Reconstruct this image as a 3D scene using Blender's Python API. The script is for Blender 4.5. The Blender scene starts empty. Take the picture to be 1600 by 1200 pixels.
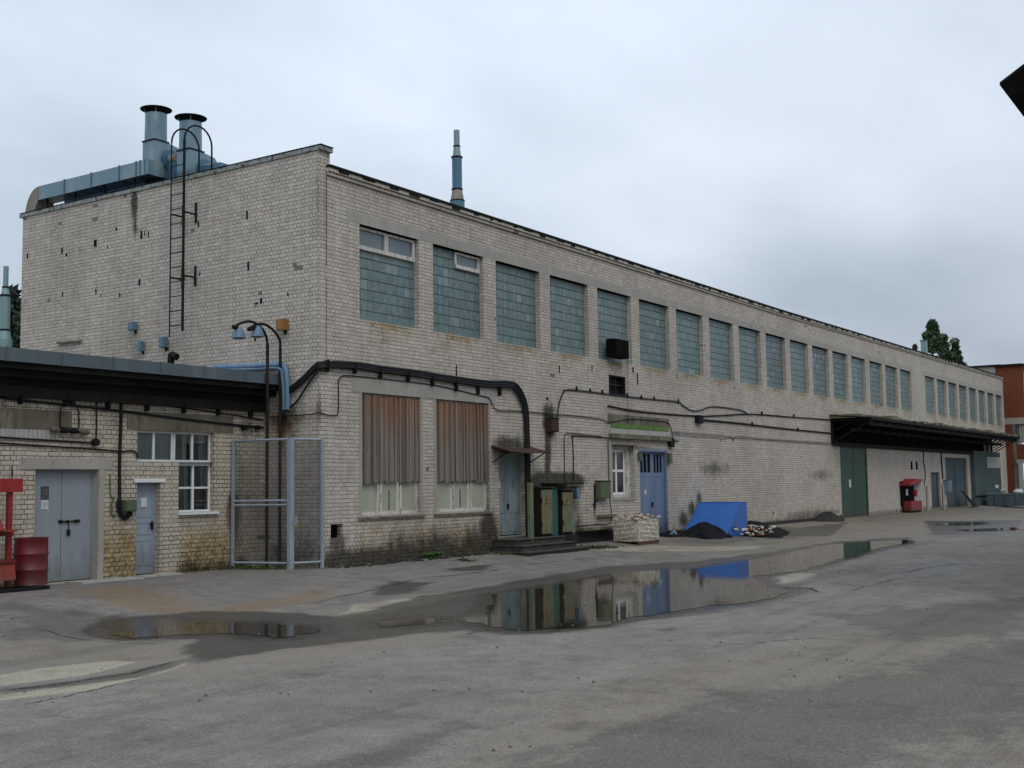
import bpy, bmesh, math, random
import numpy as np
from mathutils import Vector, Matrix
R = math.radians
random.seed(7); rng = np.random.default_rng(7)
sc = bpy.context.scene
COL = sc.collection

# ------------------------------------------------------------------ camera
CAM = np.array([-20.405, -19.053, 1.866]); YAW, PIT, ROL, FPX = 0.98401, 0.08676, -0.01398, 1830.2
_f = np.array([math.sin(YAW)*math.cos(PIT), math.cos(YAW)*math.cos(PIT), math.sin(PIT)])
_r = np.array([math.cos(YAW), -math.sin(YAW), 0.0]); _u = np.cross(_r, _f)
_R = _r*math.cos(ROL)+_u*math.sin(ROL); _U = -_r*math.sin(ROL)+_u*math.cos(ROL)
cd = bpy.data.cameras.new('camera'); cam = bpy.data.objects.new('camera', cd); COL.objects.link(cam)
cd.sensor_width = 36; cd.lens = FPX*36/1600; cd.clip_end = 3000; cd.clip_start = 0.1
cam.matrix_world = Matrix([[_R[0], _U[0], -_f[0], CAM[0]], [_R[1], _U[1], -_f[1], CAM[1]], [_R[2], _U[2], -_f[2], CAM[2]], [0, 0, 0, 1]])
sc.camera = cam

# ------------------------------------------------------------------ sky, sun, exposure
SUN_EL, SUN_AZ = 48, 215          # degrees; azimuth clockwise from +Y
w = bpy.data.worlds.new('World'); sc.world = w; w.use_nodes = True
nt = w.node_tree; nt.nodes.clear()
def nn(t, **k):
    n = nt.nodes.new(t)
    for a, b in k.items(): setattr(n, a, b)
    return n
out = nn('ShaderNodeOutputWorld'); bg = nn('ShaderNodeBackground'); bg.inputs['Strength'].default_value = 0.1
sky = nn('ShaderNodeTexSky', sky_type='NISHITA', sun_disc=False, sun_elevation=R(SUN_EL), sun_rotation=R(SUN_AZ))
tc = nn('ShaderNodeTexCoord'); sx = nn('ShaderNodeSeparateXYZ'); nt.links.new(tc.outputs['Generated'], sx.inputs[0])
def wm(op, a, b=None, c=None):
    n = nn('ShaderNodeMath', operation=op)
    for i, v in enumerate((a, b, c)):
        if v is None: continue
        if isinstance(v, (int, float)): n.inputs[i].default_value = v
        else: nt.links.new(v, n.inputs[i])
    return n.outputs[0]
zc = wm('MAXIMUM', sx.outputs[2], 0.0)
inv = wm('DIVIDE', 1.0, wm('ADD', zc, 0.22))
cv = nn('ShaderNodeCombineXYZ'); nt.links.new(wm('MULTIPLY', sx.outputs[0], inv), cv.inputs[0]); nt.links.new(wm('MULTIPLY', sx.outputs[1], inv), cv.inputs[1])
no = nn('ShaderNodeTexNoise'); no.inputs['Scale'].default_value = 0.75; no.inputs['Detail'].default_value = 6; no.inputs['Roughness'].default_value = 0.42
mp = nn('ShaderNodeMapping'); mp.inputs['Location'].default_value = (3.1, 1.35, 0); mp.inputs['Rotation'].default_value = (0, 0, R(20)); mp.inputs['Scale'].default_value = (1.0, 1.5, 1)
nt.links.new(cv.outputs[0], mp.inputs[0]); nt.links.new(mp.outputs[0], no.inputs['Vector'])
cr = nn('ShaderNodeValToRGB'); e = cr.color_ramp.elements
e[0].position = 0.34; e[0].color = (3.95, 4.6, 5.35, 1); e[1].position = 0.66; e[1].color = (6.95, 7.75, 8.75, 1)
nt.links.new(no.outputs['Fac'], cr.inputs[0])
# overcast: brighter overhead (1 + 2 sin h), a little brighter right at the horizon
g1 = wm('ADD', wm('MULTIPLY', zc, 1.1), 0.84)
g2 = wm('MULTIPLY', wm('POWER', wm('SUBTRACT', 1.0, zc), 14.0), 0.10)
gg = wm('ADD', g1, g2)
# brighter bank of thin cloud towards the left (north) of the view
vd = nn('ShaderNodeVectorMath', operation='DOT_PRODUCT'); nt.links.new(tc.outputs['Generated'], vd.inputs[0])
vd.inputs[1].default_value = (math.sin(R(22)), math.cos(R(22)), 0.1)
lf = wm('MULTIPLY', wm('POWER', wm('MAXIMUM', vd.outputs['Value'], 0.0), 3.0), 0.34)
gg = wm('ADD', gg, lf)
vs = nn('ShaderNodeVectorMath', operation='SCALE'); nt.links.new(cr.outputs[0], vs.inputs[0]); nt.links.new(gg, vs.inputs['Scale'])
mx = nn('ShaderNodeMix', data_type='RGBA'); mx.inputs[0].default_value = 0.95
nt.links.new(sky.outputs[0], mx.inputs[6]); nt.links.new(vs.outputs[0], mx.inputs[7])
nt.links.new(mx.outputs[2], bg.inputs[0]); nt.links.new(bg.outputs[0], out.inputs[0])
sd = bpy.data.lights.new('sun', 'SUN'); sd.energy = 0.8; sd.angle = R(25); sd.color = (1, 0.93, 0.84)
sun = bpy.data.objects.new('sun', sd); COL.objects.link(sun)
sun.rotation_euler = Vector((-math.sin(R(SUN_AZ))*math.cos(R(SUN_EL)), -math.cos(R(SUN_AZ))*math.cos(R(SUN_EL)), -math.sin(R(SUN_EL)))).to_track_quat('-Z', 'Y').to_euler()
sc.view_settings.view_transform = 'Standard'; sc.view_settings.look = 'None'; sc.view_settings.exposure = 0; sc.view_settings.gamma = 1

# ------------------------------------------------------------------ where a pixel of the 1600x1200 photograph meets a wall or the ground
def ray(x, y): return _f+(x-800)/FPX*_R-(y-600)/FPX*_U
def fy(x, y, Y=0.0):
    d = ray(x, y); return CAM+d*(Y-CAM[1])/d[1]
def fx(x, y, X=0.0):
    d = ray(x, y); return CAM+d*(X-CAM[0])/d[0]
def fz(x, y, Z=0.0):
    d = ray(x, y); return CAM+d*(Z-CAM[2])/d[2]
def gz(X, Y):   # height of the yard: falls 27 cm from the walls to the gutter
    t = np.clip((0.4-np.asarray(Y, float))/4.8, 0, 1); return 0.03-0.30*(t*t*(3-2*t))**0.9
def G(x, y):
    z = -0.1
    for _ in range(30):
        P = fz(x, y, z); z = 0.5*z+0.5*float(gz(P[0], P[1]))
    return fz(x, y, z)

# ------------------------------------------------------------------ materials
class M:
    def __init__(s, name):
        s.m = bpy.data.materials.new(name); s.m.use_nodes = True; s.t = s.m.node_tree
        s.b = s.t.nodes['Principled BSDF']; s.geo = s.n('ShaderNodeNewGeometry'); s.pos = s.geo.outputs['Position']
    def n(s, t, **k):
        n = s.t.nodes.new(t)
        for a, b in k.items(): setattr(n, a, b)
        return n
    def l(s, a, b): s.t.links.new(a, b)
    def ma(s, op, a, b=None, c=None, clamp=False):
        n = s.n('ShaderNodeMath', operation=op); n.use_clamp = clamp
        for i, v in enumerate((a, b, c)):
            if v is None: continue
            if isinstance(v, (int, float)): n.inputs[i].default_value = v
            else: s.l(v, n.inputs[i])
        return n.outputs[0]
    def noise(s, scale, detail=4, rough=0.6, vec=None, stretch=None):
        n = s.n('ShaderNodeTexNoise'); n.inputs['Scale'].default_value = scale; n.inputs['Detail'].default_value = detail; n.inputs['Roughness'].default_value = rough
        v = vec or s.pos
        if stretch:
            mp = s.n('ShaderNodeMapping'); mp.inputs['Scale'].default_value = stretch; s.l(v, mp.inputs[0]); v = mp.outputs[0]
        s.l(v, n.inputs['Vector']); return n.outputs['Fac']
    def ramp(s, f, a, b, ca=0.0, cb=1.0):
        n = s.n('ShaderNodeMapRange', interpolation_type='SMOOTHSTEP'); s.l(f, n.inputs[0])
        n.inputs[1].default_value = a; n.inputs[2].default_value = b; n.inputs[3].default_value = ca; n.inputs[4].default_value = cb; return n.outputs[0]
    def mix(s, f, a, b, bt='MIX'):
        n = s.n('ShaderNodeMix', data_type='RGBA', blend_type=bt)
        for i, v in ((0, f), (6, a), (7, b)):
            if isinstance(v, (int, float)): n.inputs[i].default_value = v
            elif isinstance(v, tuple): n.inputs[i].default_value = (*v, 1)
            else: s.l(v, n.inputs[i])
        return n.outputs[2]
    def attr(s, name): return s.n('ShaderNodeAttribute', attribute_name=name).outputs['Fac']
    def bump(s, h, dist=0.01, strength=1.0):
        n = s.n('ShaderNodeBump'); n.inputs['Distance'].default_value = dist; n.inputs['Strength'].default_value = strength
        s.l(h, n.inputs['Height']); s.l(n.outputs[0], s.b.inputs['Normal'])
    def fin(s, col, rough=0.8, metal=0.0, spec=None):
        if isinstance(col, tuple): s.b.inputs['Base Color'].default_value = (*col, 1)
        else: s.l(col, s.b.inputs['Base Color'])
        if isinstance(rough, (int, float)): s.b.inputs['Roughness'].default_value = rough
        else: s.l(rough, s.b.inputs['Roughness'])
        s.b.inputs['Metallic'].default_value = metal
        if spec is not None: s.b.inputs['Specular IOR Level'].default_value = spec
        return s.m

def worn(name, c1, c2, c3=None, scale=1.5, rough=0.6, metal=0.0, amt=(0.45, 0.7), streak=(1, 1, 0.25), bump=0.002, amt3=(0.6, 0.72), spec=None, grime=0):
    """paint or bare stuff c1, faded patches c2, and rust or dirt c3 that breaks through"""
    m = M(name)
    a = m.ramp(m.noise(scale, 5, 0.65, stretch=streak), amt[0], amt[1])
    c = m.mix(a, c1, c2)
    if c3: c = m.mix(m.ramp(m.noise(scale*2.3, 7, 0.7, stretch=streak), amt3[0], amt3[1]), c, c3)
    f = m.noise(38, 3, 0.6); c = m.mix(m.ramp(f, 0.3, 0.75, 0.0, 0.22), c, (0.02, 0.018, 0.015))
    if grime:      # splashed dirt and rust near the ground, runs further up
        sp = m.n('ShaderNodeSeparateXYZ'); m.l(m.pos, sp.inputs[0])
        k = m.ramp(m.ma('ADD', sp.outputs[2], m.ma('MULTIPLY', m.ma('SUBTRACT', m.noise(5, 6, 0.7, stretch=(1, 1, 0.3)), 0.5), 1.8)), -0.1, 0.75, grime, 0.0)
        c = m.mix(k, c, (0.045, 0.034, 0.024))
        c = m.mix(m.ramp(m.noise(9, 6, 0.75, stretch=(1, 1, 0.12)), 0.62, 0.74, 0, 0.4), c, (0.12, 0.085, 0.06))
    m.bump(m.noise(14, 5, 0.6), bump*2)
    return m.fin(c, rough, metal, spec)

def brick(name, ca, cb, mort, bw=0.26, rh=0.095, ms=0.0055, mossc=(0.13, 0.10, 0.05), sootk=1.0):
    m = M(name)
    sp = m.n('ShaderNodeSeparateXYZ'); m.l(m.pos, sp.inputs[0])
    wob = m.ma('MULTIPLY', m.ma('SUBTRACT', m.noise(1.7, 3), 0.5), 0.030)
    wob2 = m.ma('MULTIPLY', m.ma('SUBTRACT', m.noise(9.0, 2), 0.5), 0.012)
    cb_ = m.n('ShaderNodeCombineXYZ'); m.l(m.ma('ADD', m.ma('ADD', sp.outputs[0], sp.outputs[1]), wob), cb_.inputs[0])
    m.l(m.ma('ADD', sp.outputs[2], m.ma('ADD', wob, wob2)), cb_.inputs[1])
    bt = m.n('ShaderNodeTexBrick', offset=0.5, offset_frequency=2, squash=0.5, squash_frequency=2)
    m.l(cb_.outputs[0], bt.inputs['Vector'])
    bt.inputs['Color1'].default_value = (0, 0, 0, 1); bt.inputs['Color2'].default_value = (1, 1, 1, 1); bt.inputs['Mortar'].default_value = (0.5, 0.5, 0.5, 1)
    bt.inputs['Scale'].default_value = 1; bt.inputs['Mortar Size'].default_value = ms; bt.inputs['Mortar Smooth'].default_value = 0.25
    bt.inputs['Brick Width'].default_value = bw; bt.inputs['Row Height'].default_value = rh
    rnd = m.n('ShaderNodeSeparateColor'); m.l(bt.outputs['Color'], rnd.inputs[0]); rnd = rnd.outputs[0]
    c = m.mix(rnd, ca, cb)
    c = m.mix(m.ramp(m.noise(22, 5, 0.7), 0.35, 0.75, 0, 0.35), c, tuple(x*0.45 for x in ca))
    big = m.noise(0.45, 5, 0.6, stretch=(1, 1, 0.6))
    c = m.mix(m.ramp(big, 0.42, 0.68, 0, 0.30), c, tuple(x*0.55 for x in ca))
    lt = m.noise(0.9, 6, 0.65, stretch=(1, 1, 0.35)); c = m.mix(m.ramp(lt, 0.50, 0.75, 0, 0.35), c, tuple(min(1, x*1.15) for x in cb))
    dk = m.noise(3.3, 5, 0.7); c = m.mix(m.ramp(dk, 0.55, 0.8, 0, 0.35), c, tuple(x*0.5 for x in ca))
    # bricks whose face has spalled away
    bad = m.ma('GREATER_THAN', rnd, 0.985); grp = m.ramp(m.noise(0.8, 2), 0.54, 0.62)
    c = m.mix(m.ma('MULTIPLY', m.ma('MULTIPLY', bad, grp), 0.75), c, (0.05, 0.04, 0.03))
    mfac = m.ma('MULTIPLY', bt.outputs['Fac'], m.ramp(m.noise(2.6, 4, 0.6), 0.25, 0.7, 0.45, 1.0))
    c = m.mix(mfac, c, mort)
    # stains (vertex attributes say where the wall is dirty, noise gives each its ragged shape)
    brk = m.noise(5.5, 7, 0.72); brk2 = m.noise(2.2, 6, 0.7, stretch=(1, 1, 0.45))
    moss = m.ramp(m.ma('ADD', m.attr('moss'), m.ma('ADD', m.ma('MULTIPLY', m.ma('SUBTRACT', brk2, 0.5), 1.5), m.ma('MULTIPLY', m.ma('SUBTRACT', m.noise(14, 5, 0.7), 0.5), 1.4))), 0.25, 1.0, 0, 0.9)
    c = m.mix(moss, c, m.mix(1.0, c, m.mix(m.ramp(m.noise(8, 5, 0.7), 0.35, 0.65), (0.38, 0.29, 0.14), (0.92, 0.78, 0.48)), 'MULTIPLY'))
    rust = m.ramp(m.ma('ADD', m.attr('rust'), m.ma('MULTIPLY', m.ma('SUBTRACT', m.noise(7, 6, 0.7, stretch=(1, 1, 0.2)), 0.5), 1.2)), 0.3, 0.9, 0, 0.85)
    c = m.mix(rust, c, (0.15, 0.065, 0.018))
    soot = m.ramp(m.ma('ADD', m.ma('ADD', m.attr('soot'), m.ma('MULTIPLY', m.ma('SUBTRACT', m.noise(1.9, 6, 0.7, stretch=(1, 1, 0.3)), 0.5), 1.3)), m.ma('ADD', m.ma('MULTIPLY', m.ma('SUBTRACT', brk, 0.5), 1.1), m.ma('MULTIPLY', m.ma('SUBTRACT', m.noise(17, 4, 0.7), 0.5), 0.9))), 0.26, 1.1, 0, 0.96)
    sk = m.ramp(m.noise(11, 6, 0.75), 0.35, 0.7); c = m.mix(soot, c, m.mix(1.0, c, m.mix(sk, (0.030, 0.032, 0.030), (0.26, 0.25, 0.20)), 'MULTIPLY'))
    h = m.ma('ADD', m.ma('MULTIPLY', mfac, -1.0), m.ma('MULTIPLY', m.noise(30, 4), 0.5))
    h = m.ma('SUBTRACT', h, m.ma('MULTIPLY', m.ma('MULTIPLY', bad, grp), 2.0))
    m.bump(h, 0.008)
    return m.fin(c, 0.88, spec=0.3)

MT = {}
MT['brick'] = brick('pale_silicate_brick', (0.465, 0.415, 0.355), (0.60, 0.545, 0.475), (0.105, 0.085, 0.062), ms=0.0074)
MT['brick2'] = brick('yellow_grey_brick', (0.44, 0.38, 0.305), (0.56, 0.50, 0.41), (0.072, 0.054, 0.036), bw=0.26, rh=0.096, ms=0.0085, mossc=(0.19, 0.125, 0.040))
MT['redbrick'] = brick('red_brick', (0.155, 0.042, 0.020), (0.205, 0.056, 0.024), (0.08, 0.04, 0.025))
MT['concrete'] = worn('weathered_concrete', (0.34, 0.32, 0.28), (0.41, 0.385, 0.335), (0.17, 0.155, 0.12), scale=1.3, rough=0.9, amt3=(0.56, 0.75))
MT['conc_dark'] = worn('dirty_concrete', (0.13, 0.115, 0.08), (0.22, 0.19, 0.14), (0.05, 0.045, 0.035), scale=1.6, rough=0.9, amt3=(0.5, 0.7))
MT['conc_moss'] = worn('mossy_concrete', (0.15, 0.14, 0.09), (0.24, 0.22, 0.16), (0.05, 0.055, 0.02), scale=1.5, rough=0.9, amt3=(0.48, 0.66))
MT['coping'] = worn('pale_lime_streaked_coping', (0.30, 0.32, 0.30), (0.20, 0.22, 0.19), (0.05, 0.055, 0.045), scale=3, rough=0.85, streak=(1, 1, 1), amt3=(0.5, 0.64))
MT['green_strip'] = worn('bright_green_flaking_paint', (0.10, 0.22, 0.035), (0.06, 0.13, 0.025), (0.04, 0.035, 0.02), scale=2.0, rough=0.8)
MT['cream'] = worn('white_plaster_strip', (0.42, 0.41, 0.37), (0.35, 0.34, 0.30), (0.18, 0.16, 0.12), scale=2.2)
MT['tar'] = worn('tarred_roof_edge', (0.012, 0.013, 0.012), (0.024, 0.025, 0.022), (0.006, 0.006, 0.006), rough=0.9, spec=0.12)
MT['zinc'] = worn('dull_zinc_flashing', (0.085, 0.115, 0.13), (0.13, 0.165, 0.185), (0.05, 0.055, 0.055), scale=1.2, rough=0.55, metal=0.15)
MT['galv'] = worn('blue_grey_galvanised_sheet', (0.17, 0.27, 0.32), (0.30, 0.38, 0.41), (0.10, 0.16, 0.20), scale=1.1, rough=0.42, metal=0.35)
MT['galvb'] = worn('blue_painted_sheet', (0.06, 0.15, 0.23), (0.09, 0.21, 0.30), (0.05, 0.09, 0.12), scale=1.6, rough=0.45, metal=0.1)
MT['galvg'] = worn('pale_green_sheet', (0.20, 0.32, 0.31), (0.30, 0.42, 0.41), (0.12, 0.17, 0.16), scale=1.6, rough=0.45, metal=0.2)
MT['rusty'] = worn('rusty_sheet', (0.24, 0.21, 0.17), (0.34, 0.33, 0.28), (0.15, 0.065, 0.03), scale=2.0, rough=0.8)
MT['iron'] = worn('dark_iron', (0.008, 0.008, 0.008), (0.016, 0.014, 0.012), (0.03, 0.016, 0.010), scale=3, rough=0.8, spec=0.2)
MT['rubber'] = worn('black_cable', (0.005, 0.006, 0.007), (0.010, 0.011, 0.012), scale=3, rough=0.6, spec=0.25)
MT['pipe'] = worn('rust_brown_pipe', (0.018, 0.013, 0.011), (0.035, 0.022, 0.017), (0.010, 0.008, 0.007), scale=3, rough=0.8, spec=0.2)
MT['darkrust'] = worn('dark_rusted_tin', (0.055, 0.030, 0.022), (0.085, 0.050, 0.036), (0.03, 0.016, 0.012), scale=3, rough=0.85, spec=0.2)
MT['bluepipe'] = worn('light_blue_painted_pipe', (0.12, 0.22, 0.36), (0.18, 0.28, 0.40), (0.07, 0.09, 0.10), scale=3, rough=0.5)
MT['gatepaint'] = worn('blue_grey_gate_paint', (0.27, 0.31, 0.36), (0.34, 0.38, 0.42), (0.12, 0.13, 0.14), scale=3, rough=0.5)
MT['doorblue'] = worn('grey_blue_door_paint', (0.26, 0.295, 0.322), (0.29, 0.325, 0.350), (0.22, 0.25, 0.27), scale=0.9, rough=0.42, grime=0.4)
MT['doorlight'] = worn('light_grey_blue_door_paint', (0.265, 0.32, 0.38), (0.30, 0.355, 0.415), (0.20, 0.24, 0.28), scale=1.2, rough=0.42, grime=0.4)
MT['dooroldb'] = worn('faded_teal_door_paint', (0.20, 0.25, 0.26), (0.27, 0.33, 0.34), (0.07, 0.075, 0.07), scale=2.2, rough=0.75, grime=0.75, amt3=(0.54, 0.7))
MT['doorviolet'] = worn('cornflower_blue_door_paint', (0.13, 0.19, 0.31), (0.17, 0.235, 0.36), (0.07, 0.10, 0.15), scale=1.4, rough=0.55, grime=0.75)
MT['doorgreen'] = worn('dark_green_gate_paint', (0.003, 0.050, 0.022), (0.005, 0.070, 0.032), (0.003, 0.024, 0.012), scale=1.0, rough=0.5, grime=0.75)
MT['doorteal'] = worn('dull_blue_gate_paint', (0.045, 0.075, 0.09), (0.065, 0.10, 0.115), (0.03, 0.045, 0.045), scale=1.2, rough=0.6, grime=0.75)
MT['meshgreen'] = worn('grey_green_sheet', (0.05, 0.085, 0.085), (0.075, 0.11, 0.11), (0.03, 0.04, 0.035), scale=1.2, rough=0.6)
MT['white'] = worn('white_window_paint', (0.78, 0.79, 0.79), (0.70, 0.71, 0.71), scale=2, rough=0.45)
MT['whiteold'] = worn('peeling_white_paint', (0.62, 0.60, 0.56), (0.48, 0.44, 0.39), (0.16, 0.13, 0.10), scale=5, rough=0.8, amt3=(0.52, 0.64))
MT['red'] = worn('red_painted_metal', (0.30, 0.014, 0.016), (0.22, 0.012, 0.014), (0.09, 0.012, 0.010), scale=1.8, rough=0.55, grime=0.6)
MT['orangered'] = worn('orange_red_painted_metal', (0.28, 0.028, 0.014), (0.20, 0.02, 0.012), (0.10, 0.02, 0.01), scale=2.4, rough=0.6, grime=0.5)
MT['drum'] = worn('dark_red_drum_paint', (0.14, 0.007, 0.011), (0.105, 0.006, 0.010), (0.05, 0.012, 0.010), scale=2.6, rough=0.45, grime=0.6)
MT['plastic'] = worn('strong_blue_painted_sheet', (0.018, 0.12, 0.42), (0.022, 0.135, 0.47), (0.014, 0.095, 0.34), scale=0.8, rough=0.5)
MT['cabgreen'] = worn('green_cabinet_side', (0.018, 0.10, 0.075), (0.03, 0.13, 0.10), (0.02, 0.04, 0.03), scale=1.5, rough=0.6)
MT['cabyellow'] = worn('yellow_green_rusting_cabinet_paint', (0.11, 0.19, 0.12), (0.18, 0.16, 0.06), (0.14, 0.065, 0.02), scale=3.2, rough=0.65, amt=(0.4, 0.6), amt3=(0.48, 0.60))
MT['boxgreen'] = worn('khaki_green_box_paint', (0.085, 0.115, 0.055), (0.14, 0.14, 0.06), (0.06, 0.04, 0.02), scale=4, rough=0.7)
MT['ltblue'] = worn('pale_blue_lamp_enamel', (0.10, 0.18, 0.25), (0.16, 0.24, 0.30), (0.06, 0.07, 0.07), scale=5, rough=0.5)
MT['orange'] = worn('orange_lens', (0.30, 0.13, 0.03), (0.22, 0.08, 0.02), (0.06, 0.03, 0.02), scale=9, rough=0.3)
MT['black'] = worn('black_and_shade', (0.004, 0.004, 0.004), (0.007, 0.007, 0.007), rough=0.95, spec=0.05)  # plain black, also used for the painted shade under the canopy
MT['interior'] = worn('dim_room_plaster', (0.05, 0.055, 0.05), (0.035, 0.04, 0.035), rough=0.9)
MT['paper'] = worn('white_notice_paper', (0.62, 0.64, 0.66), (0.52, 0.54, 0.56), scale=6, rough=0.7)
MT['yellowsign'] = worn('yellow_sign_enamel', (0.36, 0.26, 0.03), (0.26, 0.18, 0.03), scale=6, rough=0.4)
MT['darksign'] = worn('dark_poster_print', (0.05, 0.055, 0.055), (0.16, 0.15, 0.13), (0.02, 0.05, 0.05), scale=14, rough=0.5, streak=(1, 1, 1))
MT['brass'] = worn('brass_padlock', (0.45, 0.36, 0.16), (0.35, 0.28, 0.12), rough=0.35, metal=0.7)
MT['curtain'] = worn('pale_blue_curtain_cloth', (0.42, 0.48, 0.54), (0.52, 0.58, 0.62), scale=3, rough=0.9)
MT['dustypane'] = worn('dusty_yellow_green_pane', (0.37, 0.385, 0.285), (0.45, 0.46, 0.37), (0.26, 0.275, 0.19), scale=1.6, rough=0.30)
MT['greypane'] = worn('grey_vent_pane', (0.13, 0.16, 0.18), (0.17, 0.20, 0.22), scale=1.6, rough=0.12)
MT['soil'] = worn('dark_damp_soil', (0.018, 0.017, 0.013), (0.035, 0.030, 0.022), (0.02, 0.03, 0.012), scale=3, rough=0.95, bump=0.01)
MT['step'] = worn('worn_step_concrete', (0.040, 0.040, 0.032), (0.085, 0.080, 0.062), (0.018, 0.018, 0.013), scale=2.2, rough=0.85)
MT['roof'] = worn('felt_roof', (0.05, 0.05, 0.048), (0.08, 0.08, 0.075), rough=0.9)
MT['trunk'] = worn('tree_bark', (0.07, 0.055, 0.04), (0.11, 0.09, 0.07), rough=0.95, scale=4)
MT['rubble'] = worn('white_and_red_rubble', (0.42, 0.38, 0.33), (0.30, 0.26, 0.22), (0.26, 0.06, 0.03), scale=3.0, rough=0.9, streak=(1, 1, 1), amt3=(0.54, 0.6))
MT['bag'] = worn('white_and_red_shopping_bags', (0.62, 0.64, 0.64), (0.5, 0.5, 0.5), (0.4, 0.06, 0.05), scale=4, rough=0.5)
MT['skip'] = worn('grey_blue_skip_paint', (0.13, 0.17, 0.20), (0.18, 0.22, 0.25), (0.07, 0.07, 0.07), scale=1.6, rough=0.6)

def m_glassblock():
    m = M('blue_green_glass_blocks')
    sp = m.n('ShaderNodeSeparateXYZ'); m.l(m.pos, sp.inputs[0])
    cb_ = m.n('ShaderNodeCombineXYZ'); m.l(m.ma('ADD', sp.outputs[0], m.ma('MULTIPLY', m.noise(2.5, 2), 0.03)), cb_.inputs[0]); m.l(m.ma('ADD', m.ma('SUBTRACT', sp.outputs[2], 6.036), m.ma('MULTIPLY', m.ma('SUBTRACT', m.noise(1.3, 2), 0.5), 0.02)), cb_.inputs[1])
    bt = m.n('ShaderNodeTexBrick', offset=0.0, squash=1.0); m.l(cb_.outputs[0], bt.inputs['Vector'])
    bt.inputs['Color1'].default_value = (0, 0, 0, 1); bt.inputs['Color2'].default_value = (1, 1, 1, 1)
    bt.inputs['Scale'].default_value = 1; bt.inputs['Mortar Size'].default_value = 0.014; bt.inputs['Mortar Smooth'].default_value = 0.6
    bt.inputs['Brick Width'].default_value = 0.245; bt.inputs['Row Height'].default_value = 0.2665
    rnd = m.n('ShaderNodeSeparateColor'); m.l(bt.outputs['Color'], rnd.inputs[0])
    c = m.mix(rnd.outputs[0], (0.095, 0.155, 0.157), (0.140, 0.212, 0.212))
    c = m.mix(m.ramp(m.noise(1.1, 4), 0.35, 0.7, 0, 0.6), c, (0.155, 0.192, 0.200)); oi = m.n('ShaderNodeObjectInfo'); c = m.mix(1.0, c, m.mix(oi.outputs['Random'], (0.78, 0.80, 0.80), (1.18, 1.16, 1.15)), 'MULTIPLY'); pn = m.noise(0.55, 3); c = m.mix(m.ramp(pn, 0.5, 0.7, 0, 0.5), c, m.mix(1.0, c, (0.6, 0.68, 0.68), 'MULTIPLY'))
    c = m.mix(m.ramp(rnd.outputs[0], 0.93, 0.97, 0, 0.55), c, (0.26, 0.32, 0.33))
    c = m.mix(m.ramp(m.noise(9, 3, 0.6, stretch=(4, 1, 0.5)), 0.52, 0.68, 0, 0.6), c, (0.28, 0.36, 0.36))  # pale upright glints put into the block colour
    # row joints are wide and dark, upright joints thin and pale
    rowf = m.ma('FRACT', m.ma('DIVIDE', m.ma('SUBTRACT', sp.outputs[2], 6.036), 0.2665))
    row = m.ramp(m.ma('ABSOLUTE', m.ma('SUBTRACT', rowf, 0.5)), 0.43, 0.5)
    c = m.mix(m.ma('MULTIPLY', bt.outputs['Fac'], 0.28), c, (0.05, 0.08, 0.075))
    c = m.mix(m.ma('MULTIPLY', row, 0.68), c, (0.022, 0.034, 0.034))
    h = m.ma('ADD', m.ma('MULTIPLY', m.ma('MAXIMUM', row, m.ma('MULTIPLY', bt.outputs['Fac'], 0.4)), -1), m.ma('MULTIPLY', m.noise(16, 2, stretch=(3, 1, 0.4)), 0.8))
    m.bump(h, 0.02)
    return m.fin(c, 0.24)
MT['glassblock'] = m_glassblock()

def m_planks():
    m = M('weathered_boards'); sp = m.n('ShaderNodeSeparateXYZ'); m.l(m.pos, sp.inputs[0])
    cell = m.ma('FLOOR', m.ma('DIVIDE', sp.outputs[0], 0.125)); wn = m.n('ShaderNodeTexWhiteNoise', noise_dimensions='1D'); m.l(cell, wn.inputs['W'])
    g = m.noise(26, 5, 0.7, stretch=(1, 1, 0.03))
    grey = m.mix(g, (0.10, 0.085, 0.075), (0.30, 0.26, 0.225))
    brown = m.mix(g, (0.13, 0.052, 0.020), (0.36, 0.20, 0.10))
    up = m.ramp(m.ma('ADD', sp.outputs[2], m.ma('MULTIPLY', m.ma('SUBTRACT', m.noise(6, 4, 0.6, stretch=(1, 1, 0.15)), 0.5), 4.2)), 2.7, 4.1)
    c = m.mix(up, grey, brown)
    c = m.mix(m.ma('MULTIPLY', wn.outputs['Value'], 0.55), c, (0.06, 0.05, 0.045)); g3 = m.noise(13, 4, 0.6, stretch=(1, 1, 0.02)); c = m.mix(m.ramp(g3, 0.50, 0.70, 0, 0.5), c, (0.34, 0.29, 0.25)); c = m.mix(m.ramp(g3, 0.46, 0.34, 0, 0.6), c, (0.045, 0.030, 0.022))
    c = m.mix(m.ramp(m.noise(11, 6, 0.7, stretch=(1, 1, 0.06)), 0.6, 0.7, 0, 0.8), c, (0.03, 0.02, 0.016))
    m.bump(g, 0.004); return m.fin(c, 0.85)
MT['planks'] = m_planks()

def m_glass():
    m = M('window_glass'); t = m.n('ShaderNodeBsdfTransparent'); g = m.n('ShaderNodeBsdfGlossy'); g.inputs['Roughness'].default_value = 0.03
    t.inputs['Color'].default_value = (0.82, 0.86, 0.84, 1)
    fr = m.n('ShaderNodeFresnel'); fr.inputs['IOR'].default_value = 1.5; mx = m.n('ShaderNodeMixShader')
    m.l(fr.outputs[0], mx.inputs[0]); m.l(t.outputs[0], mx.inputs[1]); m.l(g.outputs[0], mx.inputs[2])
    m.l(mx.outputs[0], m.t.nodes['Material Output'].inputs[0]); return m.m
MT['glass'] = m_glass()

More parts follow.
